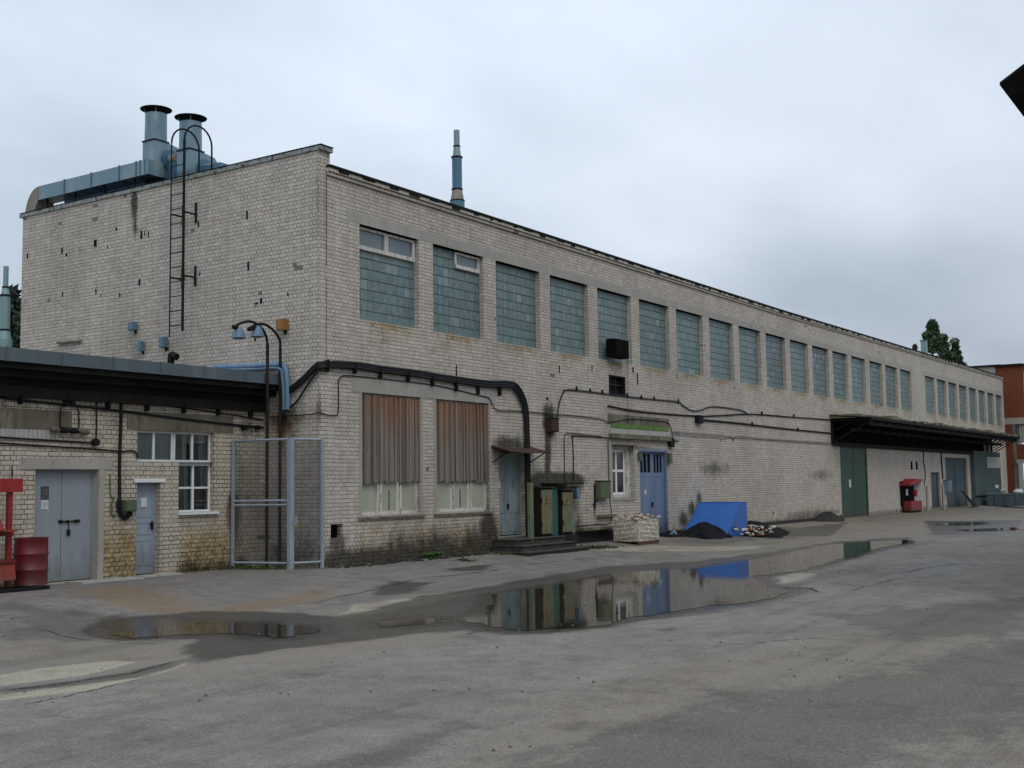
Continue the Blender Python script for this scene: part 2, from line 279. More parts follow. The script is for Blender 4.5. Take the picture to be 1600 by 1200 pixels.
def m_water():
    m = M('puddle_water'); m.fin((0.030, 0.028, 0.024), 0.015); m.b.inputs['IOR'].default_value = 1.33
    m.fin(m.mix(m.noise(1.4, 5), (0.016, 0.014, 0.011), (0.034, 0.030, 0.023)), m.ramp(m.noise(0.9, 6, 0.7), 0.4, 0.75, 0.01, 0.06), spec=0.42); m.bump(m.noise(3.5, 3, stretch=(1, 1, 1)), 0.0012); return m.m
MT['water'] = m_water()

def m_coal():
    m = M('black_coal_grit'); c = m.mix(m.noise(30, 4, 0.7), (0.003, 0.0035, 0.0045), (0.011, 0.012, 0.014)); m.bump(m.noise(16, 6, 0.75), 0.05); return m.fin(c, 0.8, spec=0.15)
MT['coal'] = m_coal()

def m_leaf(name, a, b):
    m = M(name); n = m.noise(0.9, 3); c = m.mix(m.ramp(n, 0.35, 0.65), a, b)
    c = m.mix(m.noise(6, 2), c, tuple(x*0.5 for x in a)); m.b.inputs['Subsurface Weight'].default_value = 0.0; return m.fin(c, 0.7)
MT['leaf'] = m_leaf('dark_leaves', (0.020, 0.052, 0.018), (0.075, 0.150, 0.035))
MT['conif'] = m_leaf('conifer_needles', (0.018, 0.040, 0.025), (0.04, 0.075, 0.035))
MT['weed'] = m_leaf('weed_leaves', (0.05, 0.13, 0.02), (0.11, 0.22, 0.035))
MT['mossy'] = m_leaf('low_moss_grass', (0.05, 0.08, 0.015), (0.12, 0.14, 0.03))

def m_ground():
    m = M('worn_wet_asphalt')
    wet, sand, pale, rust, dark = (m.attr(k) for k in ('wet', 'sand', 'pale', 'rust', 'dark'))
    gr = m.noise(70, 3, 0.7); mid = m.noise(2.6, 7, 0.62, stretch=(1, 1, 1)); big = m.noise(0.32, 6, 0.6)
    c = m.mix(m.ramp(big, 0.35, 0.65), (0.186, 0.167, 0.147), (0.226, 0.203, 0.179))
    c = m.mix(m.ramp(mid, 0.4, 0.65, 0, 0.4), c, (0.098, 0.094, 0.087))
    # wind- and water-laid fine sand
    mp = m.n('ShaderNodeMapping'); mp.inputs['Rotation'].default_value = (0, 0, R(12)); mp.inputs['Scale'].default_value = (0.22, 0.75, 1); m.l(m.pos, mp.inputs[0])
    s1 = m.noise(1.0, 7, 0.62, vec=mp.outputs[0])
    md = m.noise(1.9, 8, 0.68); md0 = m.ma('SUBTRACT', md, 0.5)
    sf = m.ramp(m.ma('ADD', m.ma('ADD', m.ma('MULTIPLY', sand, 0.55), s1), m.ma('MULTIPLY', md0, 0.9)), 0.64, 0.90, 0, 0.8)
    c = m.mix(sf, c, (0.205, 0.176, 0.136))
    sp = m.ma('ADD', dark, m.ma('ADD', m.ma('MULTIPLY', m.ma('SUBTRACT', s1, 0.5), 1.8), m.ma('MULTIPLY', md0, 1.8))); c = m.mix(m.ramp(sp, 0.38, 0.72, 0, 0.62), c, (0.080, 0.075, 0.068))
    pf = m.ramp(m.ma('ADD', pale, m.ma('MULTIPLY', m.ma('SUBTRACT', mid, 0.5), 0.8)), 0.4, 0.6, 0, 0.9); c = m.mix(pf, c, (0.34, 0.31, 0.24))
    rf = m.ramp(m.ma('ADD', rust, m.ma('MULTIPLY', m.ma('SUBTRACT', m.noise(1.1, 6, 0.7), 0.5), 1.4)), 0.3, 0.9, 0, 0.55); c = m.mix(rf, c, (0.20, 0.125, 0.055))
    # stones of the aggregate
    vo = m.n('ShaderNodeTexVoronoi'); vo.inputs['Scale'].default_value = 95; m.l(m.pos, vo.inputs['Vector'])
    vc = m.n('ShaderNodeSeparateColor'); m.l(vo.outputs['Color'], vc.inputs[0])
    c = m.mix(m.ramp(vc.outputs[0], 0.84, 0.99, 0, 0.38), c, (0.34, 0.32, 0.28)); c = m.mix(m.ramp(vc.outputs[1], 0.82, 0.98, 0, 0.40), c, (0.05, 0.05, 0.05))
    # cracks
    vz = m.n('ShaderNodeTexVoronoi', feature='DISTANCE_TO_EDGE'); vz.inputs['Scale'].default_value = 0.33; 
    vv = m.n('ShaderNodeVectorMath', operation='ADD'); nz = m.n('ShaderNodeTexNoise'); nz.inputs['Scale'].default_value = 1.6; nz.inputs['Detail'].default_value = 6; m.l(m.pos, nz.inputs['Vector']); m.l(m.pos, vv.inputs[0]); m.l(nz.outputs['Color'], vv.inputs[1]); m.l(vv.outputs[0], vz.inputs['Vector'])
    ck = m.ma('MULTIPLY', m.ma('SUBTRACT', 1.0, m.ramp(vz.outputs['Distance'], 0.0, 0.012)), m.ramp(m.noise(0.25, 3), 0.56, 0.66, 0, 0.45)); c = m.mix(ck, c, (0.07, 0.065, 0.055))
    mpw = m.n('ShaderNodeMapping'); mpw.inputs['Rotation'].default_value = (0, 0, R(28)); mpw.inputs['Scale'].default_value = (0.8, 1.5, 1); m.l(m.pos, mpw.inputs[0]); wn_ = m.noise(1.0, 8, 0.62, vec=mpw.outputs[0])
    wf = m.ramp(m.ma('ADD', wet, m.ma('MULTIPLY', m.ma('SUBTRACT', wn_, 0.5), 1.15)), 0.36, 0.66)
    c = m.mix(wf, c, m.mix(0.72, c, (0.024, 0.021, 0.018)))
    ed = m.attr('edge'); wg = m.ramp(m.ma('ADD', ed, m.ma('MULTIPLY', m.ma('SUBTRACT', m.noise(2.4, 7, 0.65), 0.5), 1.0)), 0.35, 0.9)
    c = m.mix(m.ma('MULTIPLY', wg, 0.6), c, (0.022, 0.020, 0.018))
    # puddled silt lines and tyre-polished bands
    mt = m.n('ShaderNodeMapping'); mt.inputs['Rotation'].default_value = (0, 0, R(-4)); mt.inputs['Scale'].default_value = (0.06, 1.6, 1); m.l(m.pos, mt.inputs[0]); ty = m.noise(1.0, 4, 0.6, vec=mt.outputs[0]); c = m.mix(m.ramp(ty, 0.52, 0.68, 0, 0.35), c, (0.085, 0.080, 0.073))
    m.bump(m.ma('MULTIPLY', m.ma('ADD', m.ma('MULTIPLY', gr, 0.7), mid), m.ma('SUBTRACT', 1.0, m.ma('MULTIPLY', wg, 0.8))), 0.009)
    m_spec = 0.22
    gn = m.noise(34, 5, 0.75); c = m.mix(m.ramp(gn, 0.35, 0.65, 0.0, 1.0), m.mix(1.0, c, (0.72, 0.72, 0.72), 'MULTIPLY'), m.mix(1.0, c, (1.22, 1.21, 1.19), 'MULTIPLY'))
    pt = m.noise(1.1, 9, 0.72); c = m.mix(m.ramp(pt, 0.36, 0.50), m.mix(1.0, c, (0.80, 0.78, 0.76), 'MULTIPLY'), c); c = m.mix(m.ramp(pt, 0.56, 0.72, 0, 0.5), c, m.mix(1.0, c, (1.35, 1.30, 1.22), 'MULTIPLY'))
    r = m.ma('SUBTRACT', m.ma('SUBTRACT', 0.80, m.ma('MULTIPLY', wf, 0.50)), m.ma('MULTIPLY', wg, 0.20)); return m.fin(c, r, spec=m_spec)
MT['ground'] = m_ground()

# ------------------------------------------------------------------ mesh helpers
ORG = {}
class MB:
    def __init__(s): s.v = []; s.f = []
    def add(s, v, f):
        o = len(s.v); s.v += [tuple(map(float, p)) for p in v]; s.f += [tuple(i+o for i in q) for q in f]; return s
    def box(s, a, b, rz=0.0):
        x0, y0, z0 = a; x1, y1, z1 = b
        P = [(x0, y0, z0), (x1, y0, z0), (x1, y1, z0), (x0, y1, z0), (x0, y0, z1), (x1, y0, z1), (x1, y1, z1), (x0, y1, z1)]
        if rz:
            cx, cy = (x0+x1)/2, (y0+y1)/2; c, n = math.cos(rz), math.sin(rz)
            P = [(cx+(x-cx)*c-(y-cy)*n, cy+(x-cx)*n+(y-cy)*c, z) for x, y, z in P]
        return s.add(P, [(0, 3, 2, 1), (4, 5, 6, 7), (0, 1, 5, 4), (1, 2, 6, 5), (2, 3, 7, 6), (3, 0, 4, 7)])
    def hexa(s, P): return s.add(P, [(0, 3, 2, 1), (4, 5, 6, 7), (0, 1, 5, 4), (1, 2, 6, 5), (2, 3, 7, 6), (3, 0, 4, 7)])
    def tube(s, pts, r, n=8, caps=True, radii=None):
        pts = [Vector(p) for p in pts]; m = len(pts); o = []
        up = None; rings = []
        for i, p in enumerate(pts):
            t = (pts[min(i+1, m-1)]-pts[max(i-1, 0)]).normalized()
            if up is None: up = Vector((0, 0, 1)) if abs(t.z) < 0.9 else Vector((1, 0, 0))
            a = t.cross(up)
            if a.length < 1e-4: up = Vector((0, 1, 0)); a = t.cross(up)
            a.normalize(); b = a.cross(t).normalized(); up = b
            rr = radii[i] if radii else r
            rings.append([p+a*rr*math.cos(2*math.pi*k/n)+b*rr*math.sin(2*math.pi*k/n) for k in range(n)])
        V = [q for R_ in rings for q in R_]; F = []
        for i in range(m-1):
            for k in range(n):
                k2 = (k+1) % n; F.append((i*n+k, i*n+k2, (i+1)*n+k2, (i+1)*n+k))
        if caps: F.append(tuple(range(n))[::-1]); F.append(tuple((m-1)*n+k for k in range(n)))
        return s.add(V, F)
    def lathe(s, c, prof, n=20):
        cx, cy, cz = c; V = []; F = []
        for r, z in prof: V += [(cx+r*math.cos(2*math.pi*k/n), cy+r*math.sin(2*math.pi*k/n), cz+z) for k in range(n)]
        for i in range(len(prof)-1):
            for k in range(n):
                k2 = (k+1) % n; F.append((i*n+k, i*n+k2, (i+1)*n+k2, (i+1)*n+k))
        F.append(tuple(range(n))[::-1]); F.append(tuple((len(prof)-1)*n+k for k in range(n)))
        return s.add(V, F)
    def prism(s, poly, axis, a, b):
        """extrude a 2D polygon along axis ('x','y','z') from a to b"""
        def P(u, v, t): return {'x': (t, u, v), 'y': (u, t, v), 'z': (u, v, t)}[axis]
        n = len(poly); V = [P(u, v, a) for u, v in poly]+[P(u, v, b) for u, v in poly]
        F = [tuple(range(n))[::-1], tuple(range(n, 2*n))]+[(i, (i+1) % n, n+(i+1) % n, n+i) for i in range(n)]
        return s.add(V, F)
    def mesh(s, name, mat, org=(0, 0, 0), smooth=False):
        me = bpy.data.meshes.new(name); ox, oy, oz = org
        me.from_pydata([(x-ox, y-oy, z-oz) for x, y, z in s.v], [], s.f); me.materials.append(MT[mat] if isinstance(mat, str) else mat)
        bm = bmesh.new(); bm.from_mesh(me); bmesh.ops.recalc_face_normals(bm, faces=bm.faces); bm.to_mesh(me); bm.free()
        if smooth:
            me.polygons.foreach_set('use_smooth', [True]*len(me.polygons))
            try: me.set_sharp_from_angle(angle=R(38))
            except Exception: pass
        return me
def thing(name, label, cat, loc, group=None):
    o = bpy.data.objects.new(name, None); COL.objects.link(o); o.location = tuple(map(float, loc)); o.empty_display_size = 0.3
    o['label'] = label; o['category'] = cat
    if group: o['group'] = group
    ORG[o.name] = tuple(map(float, loc)); return o
def part(name, mb, mat, parent, label=None, smooth=False):
    org = ORG[parent.name]; o = bpy.data.objects.new(name, mb.mesh(name, mat, org, smooth)); COL.objects.link(o); o.parent = parent
    ORG[o.name] = org
    if label: o['label'] = label
    return o
def parts(name, mbs, mat, parent, label=None, smooth=False):
    return [part(name, q, mat, parent, label, smooth) for q in mbs]
def islands(mb):
    """the separate boxes and tubes of a builder, one builder each"""
    P = list(range(len(mb.v)))
    def fd(i):
        while P[i] != i: P[i] = P[P[i]]; i = P[i]
        return i
    for f in mb.f:
        for i in f[1:]: P[fd(i)] = fd(f[0])
    g = {}
    for f in mb.f: g.setdefault(fd(f[0]), []).append(f)
    o = []
    for fs in g.values():
        ids = sorted({i for f in fs for i in f}); mp = {i: k for k, i in enumerate(ids)}; q = MB(); q.v = [mb.v[i] for i in ids]; q.f = [tuple(mp[i] for i in f) for f in fs]; o.append(q)
    return o
def solo(name, mb, mat, label=None, cat=None, group=None, kind=None, smooth=False):
    V = np.array(mb.v); org = (float(V[:, 0].mean()), float(V[:, 1].mean()), float(V[:, 2].min()))
    o = bpy.data.objects.new(name, mb.mesh(name, mat, org, smooth)); o.location = org; COL.objects.link(o); ORG[o.name] = org
    for k, v in (('label', label), ('category', cat), ('group', group), ('kind', kind)):
        if v: o[k] = v
    return o
def shift(o, d, parent=None, label=None, loc=None):
    """copy an object with its parts and sub-parts"""
    c = o.copy(); COL.objects.link(c)
    if parent is not None: c.parent = parent
    if d is not None: c.location = tuple(Vector(o.location)+Vector(d))
    if label: c['label'] = label
    for ch in list(o.children): shift(ch, None, c)
    return c
def smoothline(pts, k=6):
    P = [np.array(p, float) for p in pts]; P = [2*P[0]-P[1]]+P+[2*P[-1]-P[-2]]; o = []
    for i in range(1, len(P)-2):
        for t in np.linspace(0, 1, k, endpoint=False):
            a, b, c, d = P[i-1:i+3]; o.append(0.5*((2*b)+(-a+c)*t+(2*a-5*b+4*c-d)*t*t+(-a+3*b-3*c+d)*t**3))
    o.append(P[-2]); return o
def X_(px, py, Y=0.0): return float(fy(px, py, Y)[0])
def Z_(px, py, Y=0.0): return float(fy(px, py, Y)[2])

def wall_mesh(name, mat, plane, c0, u0, u1, z0, ztop, openings, depth, du, stains, sgn, parent, zlo=None):
    """brick wall on plane Y=c0 ('y') or X=c0 ('x'); openings (u0,u1,z0,z1); reveals go inwards by depth*sgn"""
    us = set(np.arange(u0, u1, du).tolist()+[u1]); zmax = max(ztop(u0), ztop(u1))
    zs = set(np.arange(z0, zmax-0.05, 0.16).tolist())
    for a, b, c, d in openings: us |= {a, b}; zs |= {c, d}
    us = sorted(us); us = [us[0]]+[b for a, b in zip(us, us[1:]) if b-a > 1e-4]
    zs = sorted(z for z in zs if z < min(ztop(u0), ztop(u1))-0.02); zs = [zs[0]]+[b for a, b in zip(zs, zs[1:]) if b-a > 1e-4]
    nz = len(zs)+1; V = []; F = []
    P = (lambda u, z, c=c0: (u, c, z)) if plane == 'y' else (lambda u, z, c=c0: (c, u, z))
    for u in us:
        for z in zs: V.append(P(u, z))
        V.append(P(u, ztop(u)))
    for i in range(len(us)-1):
        um = (us[i]+us[i+1])/2
        for j in range(nz-1):
            zm = (zs[j]+(zs[j+1] if j+1 < len(zs) else zs[j]+0.1))/2
            if any(a < um < b and c < zm < d for a, b, c, d in openings): continue
            F.append((i*nz+j, (i+1)*nz+j, (i+1)*nz+j+1, i*nz+j+1))
    c1 = c0+depth*sgn
    for a, b, c, d in openings:
        for (p, q) in (((a, c), (a, d)), ((b, c), (b, d)), ((a, c), (b, c)), ((a, d), (b, d))):
            o = len(V); V += [P(*p), P(*q), P(*q, c1), P(*p, c1)]; F.append((o, o+1, o+2, o+3))
    me = bpy.data.meshes.new(name); ox, oy, oz = ORG[parent.name]
    A = np.array(V, float); me.from_pydata([(x-ox, y-oy, z-oz) for x, y, z in V], [], F); me.materials.append(MT[mat])
    U = A[:, 0] if plane == 'y' else A[:, 1]; Zc = A[:, 2]
    for ch in ('soot', 'moss', 'rust'):
        f = np.zeros(len(V))
        for s in stains.get(ch, []): f = np.maximum(f, s(U, Zc))
        a = me.attributes.new(ch, 'FLOAT', 'POINT'); a.data.foreach_set('value', f.astype(np.float32))
    o = bpy.data.objects.new(name, me); COL.objects.link(o); o.parent = parent; ORG[o.name] = ORG[parent.name]; return o
def spot(u, z, ru, rz, s=1.0): return lambda U, Z: s*np.clip(1.35-np.hypot((U-u)/ru, (Z-z)/rz), 0, 1)
def band(z, w, u0=-1e3, u1=1e3, s=1.0, e=0.6): return lambda U, Z: s*np.clip((z-Z)/w+0.5, 0, 1)*np.clip((U-u0)/e, 0, 1)*np.clip((u1-U)/e, 0, 1)

# ================================================================== MAIN FACTORY BUILDING
factory = thing('factory_building', 'long two storey pale brick factory with a row of glass block windows upstairs', 'building', (0, 0, 0))
LEN, DEP = 79.2, 11.8
ZT, ZB, W0, WW = 8.435, 6.036, 1.471, 2.389
def wx(k): return W0+3*k+(0.16 if k >= 14 else 0)+(2.6 if k >= 17 else 0)
def ftop(x): return 9.42+max(0.0, x-30)*0.0078      # underside of cornice
op = [(wx(k), wx(k)+WW, ZB, ZT) for k in range(25)]
LW = [(1.54, 3.87, 1.20, 4.22), (X_(681, 625), X_(763, 640), 1.20, 4.22)]
DOOR = (X_(780, 770), X_(820, 770), 0.42, 2.78)
SW = (X_(957, 740), X_(990, 740), 1.42, 3.17)
BD = (X_(1000, 760), X_(1043, 760), 0.03, 3.10)
GG = (X_(1314, 750), X_(1356, 750), -0.02, 3.72)
VH = (X_(952, 600), X_(976, 600), Z_(960, 616), Z_(960, 588))
HB = (0.42, 0.86, 0.68, 1.02)
FD = (X_(1455, 760), X_(1469, 760), 0.12, 2.35)
BG = (X_(1478, 750), X_(1512, 750), -0.02, 3.35)
op += LW+[DOOR, SW, BD, GG, VH, HB, FD, BG]
def P_(px, py): v = fy(px, py); return float(v[0]), float(v[2])
st = {'soot': [], 'moss': [], 'rust': []}
def sp(ch, px, py, ru, rz, s=1.0): u, z = P_(px, py); st[ch].append(spot(u, z, ru, rz, s))
for a in [(795, 697, 1.3, .40, 1.05), (765, 838, .55, .8, 1.5), (823, 760, .10, 1.2, 1.0), (860, 762, 1.9, .42, 1.0), (900, 768, .5, .25, 1.0), (858, 754, 1.6, .34, 1.9), (885, 752, 1.3, .30, 1.9), (840, 780, .7, 1.0, 1.1), (870, 800, 1.8, .9, 1.0), (858, 660, .40, .55, 1.6), (857, 640, .5, .28, 1.0), (856, 700, .20, .7, 1.5), (855, 735, .18, .7, 1.4),
          (1118, 733, 2.0, .38, .72), (1090, 730, .4, .35, .35), (1283, 742, 2.4, .35, .7), (1270, 720, 1.2, .3, .3), (1093, 780, .35, .4, 1.0), (1080, 795, .4, .4, 1.0), (1068, 812, .5, .4, 1.0),
          (498, 655, .16, .55, .9), (497, 690, .18, .3, .6), (524, 850, .45, .4, .85), (870, 820, 2.2, .55, .9), (905, 800, .9, .3, .5), (963, 582, .35, .2, .5), (1357, 700, .25, .7, .5), (1000, 645, 2.6, .25, .45), (935, 790, 1.0, .2, .25)]: sp('soot', *a)
st['soot'] += [band(0.42, 0.5, -1, 15.5, 1.35), band(0.78, 0.7, 2.0, 8, .95), band(0.30, 0.35, 15, 80, .75), band(0.55, 0.4, 30, 38, .8)]
st['soot'] += [spot(X_(1410+i*22, 720), 4.4-0.4*(i % 3), 0.35, 1.4, 0.45) for i in range(7)]  # row of faintly darker upright patches on the wall below the canopy
for k in range(25): st['moss'].append(spot(wx(k)+WW/2, 5.84, 1.5, 0.22, 0.55)); st['moss'].append(spot(wx(k)+WW*random.random(), 5.65, 0.6, 0.32, 0.48)); st['moss'].append(spot(wx(k)+WW/2, 5.98, 1.25, 0.07, 0.95))
st['soot'] += [spot(55, 5.25, 21, .18, .8)]
st['moss'] += [band(1.15, 0.7, 1.0, 8, .6), band(1.05, 0.8, 8, 14, .45), band(0.9, 0.9, 18, 37, .42), spot(8, 8.9, 9, .10, .5), spot(20, 8.9, 8, .1, .45), spot(0.15, 8.6, .12, 2, .5), spot(2.8, 0.9, 3.4, .5, .5),
               spot(55, 5.15, 20, .28, .75), spot(37.5, 5.1, 1.5, .3, .8)]
for a in [(929, 800, .12, .5, .8), (1000, 700, 1.8, .12, .7), (940, 770, .5, .3, .45), (1330, 700, 1.3, .15, .4)]: sp('rust', *a)
wall_mesh('wall', 'brick', 'y', 0.0, 0.27, LEN, -0.4, ftop, op, 0.26, 0.14, st, 1, factory)
# corner pier and side wall
stS = {'soot': [spot(6.75, 9.65, .16, .45, 1.5), spot(6.75, 9.1, .12, .5, 1.0), spot(6.4, 8.9, .4, .12, .6), spot(1.1, 3.6, 1.0, .5, .8), spot(0.9, 2.9, .6, .6, .5), spot(0.05, 8.9, .15, .9, .6), spot(0.05, 3.6, .12, .6, .8), band(0.9, 1.0, -1, 2, .75), spot(4.6, 8.9, .5, .8, .3), spot(4.6, 6.9, .45, 1.2, .25), spot(5.6, 8.1, .8, .12, .35)],
       'moss': [spot(9.5, 8.65, 1.8, .10, .6), spot(6, 8.45, 1.2, .1, .5), spot(3, 8.7, 3, .06, .45), spot(1.1, 3.3, .7, .5, .6), spot(9, 6.0, 1.6, .12, .45), spot(5, 5.6, 2.5, .2, .35)],
       'rust': [spot(1.15, 3.45, .55, .45, .8), spot(1.15, 2.5, .15, 1.3, .55)]}
wall_mesh('side_wall', 'brick', 'x', 0.0, 0.0, DEP, -0.4, lambda y: 9.97, [], 0.3, 0.14, stS, 1, factory)
wall_mesh('corner_pier', 'brick', 'y', -0.003, 0.0, 0.27, -0.4, lambda x: 9.97, [], 0.3, 0.09, {'soot': [spot(0.0, 3.7, .14, .7, .8), spot(0, 9.2, .1, .8, .5), band(0.55, .6, -1, 1, 1)], 'moss': [spot(.2, 8.5, .1, 1.6, .4)]}, 1, factory)
mb = MB().box((0.27, 0.004, 9.40), (0.40, DEP, 9.97)).box((0.30, DEP, -0.4), (LEN, DEP+0.3, 9.3)).box((LEN, 0.02, -0.4), (LEN+0.02, DEP, 9.6)); mb.box((0.27, 0.02, 9.3), (0.28, 0.05, 9.97))
part('rear_walls', mb, 'brick', factory)
part('roof', MB().box((0.40, 0.30, 9.25), (LEN, DEP, 9.40)), 'roof', factory)
for px, py, w_, h_ in ((43, 400, .08, .16), (97, 392, .10, .16), (104, 398, .10, .10), (149, 380, .16, .20), (168, 386, .06, .08), (182, 358, .08, .08), (221, 367, .10, .22), (98, 460, .07, .14), (150, 456, .07, .14), (158, 462, .05, .08), (187, 461, .06, .12), (218, 441, .10, .17), (310, 350, .07, .16), (386, 336, .08, .22), (388, 416, .08, .22), (312, 428, .05, .10), (408, 470, .10, .14), (401, 474, .12, .05), (232, 366, .05, .16), (226, 365, .04, .14), (450, 460, .05, .09), (399, 528, .09, .14)):
    v = fx(px, py, 0); w_ *= .75; part('putlog_hole', MB().box((-.004, float(v[1])-w_/2, float(v[2])-h_/2), (.05, float(v[1])+w_/2, float(v[2])+h_/2)), 'black', factory)
for px, py, w_, h_ in ((713, 579, .05, .30), (874, 577, .06, .24), (989, 578, .10, .20), (996, 592, .09, .42), (855, 623, .14, .07), (925, 575, .05, .20), (1058, 588, .05, .18)):
    v = fy(px, py, 0); part('putlog_hole', MB().box((float(v[0])-w_/2, -.004, float(v[2])-h_/2), (float(v[0])+w_/2, .05, float(v[2])+h_/2)), 'black', factory)
# slab coping of the side parapet, laid as separate tins
mb = MB(); y = -0.10; i = 0
while y < DEP+0.12:
    l = random.uniform(.55, 1.1); y2 = min(y+l, DEP+0.14); dz = random.uniform(-.006, .010)
    mb.box((-0.035, y+0.012, 9.972), (0.41, y2-0.008, 10.075+dz)); y = y2
part('parapet_coping', mb, 'coping', factory)
part('coping_edge', MB().box((-0.045, -0.11, 10.088), (0.42, DEP+0.12, 10.105)), 'tar', factory)
# brick cornice of the long front: two stepped courses and a tarred edge
def strip(x0, x1, y0, y1, za, zb): # follows the slow rise of the eave
    m_ = MB(); xs = [x0]+[x for x in (30,) if x0 < x < x1]+[x1]
    for a, b in zip(xs, xs[1:]):
        fa, fb = ftop(a)-9.42, ftop(b)-9.42
        m_.hexa([(a, y0, za+fa), (b, y0, za+fb), (b, y1, za+fb), (a, y1, za+fa), (a, y0, zb+fa), (b, y0, zb+fb), (b, y1, zb+fb), (a, y1, zb+fa)])
    return m_
part('cornice', strip(0.275, LEN, -0.06, 0.3, 9.421, 9.50), 'brick', factory)
part('cornice', strip(0.275, LEN, -0.10, 0.3, 9.502, 9.60), 'brick', factory)
mb = strip(0.275, LEN, -0.13, 0.5, 9.602, 9.665)
x = 0.6
while x < LEN-1:      # torn felt and broken brick ends under the edge
    a = random.uniform(.12, .5); f = ftop(x)-9.42; mb.box((x, -0.115, 9.57-random.random()*.05+f), (x+a, -0.08, 9.61+f)); x += a+random.uniform(.15, .8)
part('eave_edge', mb, 'tar', factory)
mb = MB(); x = 1.15
for (a, b) in ((1.0, wx(13)+WW+.25), (wx(14)-.3, wx(16)+WW+.25), (wx(17)-.25, wx(24)+WW+.25)):
    x = a
    while x < b-.1:
        x2 = min(x+3.0, b); mb.box((x, -0.006, ZT), (x2-0.008, 0.20, ZT+0.27)); x = x2
parts('lintel', islands(mb), 'concrete', factory)
# cracks / joints down the front
part('expansion_joint', MB().box((0.255, -0.010, 7.2), (0.272, 0.05, 9.42)).box((0.255, -0.010, 5.0), (0.266, 0.0, 6.9)), 'tar', factory)
# --- upper windows: one built, 24 copied
def wpanel(): return MB().box((wx(0)+.002, 0.16, ZB+.002), (wx(0)+WW-.002, 0.235, ZT-.002))
win0 = part('window', wpanel(), 'glassblock', factory)
frames = MB()
for k in range(1, 25):
    c = shift(win0, (3.0*k+(0.16 if k >= 14 else 0)+(2.6 if k >= 17 else 0), 0, 0))
    c['label'] = 'blue green glass block window'
win0['label'] = 'glass block window with two vent panes above'
def sash(x0, x1, z0, z1, par, mid=True, y=0.10):
    m_ = MB(); t = 0.07
    m_.box((x0, y, z1-t), (x1, y+.055, z1-.01)).box((x0, y-.02, z0-.03), (x1, y+.06, z0+t)).box((x0, y, z0+t), (x0+t, y+.055, z1-t)).box((x1-t, y, z0+t), (x1, y+.055, z1-t))
    if mid: xm = (x0+x1)/2; m_.box((xm-.06, y-.004, z0+t), (xm-.008, y+.05, z1-t)).box((xm+.008, y-.004, z0+t), (xm+.06, y+.05, z1-t))
    o = part('vent_frame', m_, 'whiteold', par)
    part('pane', MB().box((x0+t+.002, y+.058, z0+t), (x1-t-.002, y+.063, z1-t)), 'greypane', par); return o
sash(wx(0)+.02, wx(0)+WW-.06, 7.86, ZT-.02, win0)
w1 = [c for c in factory.children if c.name.startswith('window.')][0]; w1['label'] = 'glass block window with one vent pane'
ORG[w1.name] = tuple(Vector(ORG[factory.name])); 
def sash1():
    n0 = len(bpy.data.objects); ORG[w1.name] = (3.0, 0, 0)
    sash(wx(1)+1.15, wx(1)+WW-.06, 7.98, ZT-.02, w1, mid=False)
sash1()
# --- boarded ground floor windows
for (a, b, c, d) in LW:
    n = MB(); n.box((a-.10, -0.010, c-.05), (a-.001, 0.2, d)).box((b+.001, -0.010, c-.05), (b+.10, 0.2, d))
    parts('window_surround', islands(n), 'concrete', factory)
    fr = MB(); fr.box((a, 0.10, c), (b, 0.17, c+.07)).box((a, .10, d-.07), (b, .17, d))
    m3 = (b-a)/3
    for x in (a, a+m3-.10, a+m3+.02, a+2*m3-.10, a+2*m3+.02, b-.10): fr.box((x, .09, c+.07), (x+.075, .165, d-.07))
    fo = part('window', fr, 'whiteold', factory, label='white framed window boarded over at the top')
    pn = MB().box((a+.075, .135, c+.07), (b-.075, .142, d-.07)); part('pane', pn, 'dustypane', fo)
    part('gap', MB().box((a+m3+.40, .128, c+.10), (a+m3+.43, .134, c+.6)), 'black', fo)
    mbp = MB(); x = a+.03; zbm = c+0.80
    while x < b-.04:
        wd = random.uniform(.085, .16); x2 = min(x+wd, b-.02); yo = random.uniform(0.015, .065)
        mbp.box((x+.006, yo, zbm+random.uniform(-.04, .04)), (x2-.003, yo+.022, d-.03-random.uniform(0, .03))); x = x2
        if random.random() < .22: mbp.box((x-.03, .012, zbm+.02), (x+.02, .03, d-.08))
    part('boarding', mbp, 'planks', fo)
part('lintel', MB().box((1.18, -0.014, 4.22), (X_(763, 640)+.35, 0.15, 4.60)), 'concrete', factory)
part('window_sill', MB().box((1.4, -.05, 1.09), (4.0, .12, 1.149)).box((LW[1][0]-.12, -.05, 1.09), (LW[1][1]+.12, .12, 1.149)), 'conc_dark', factory)
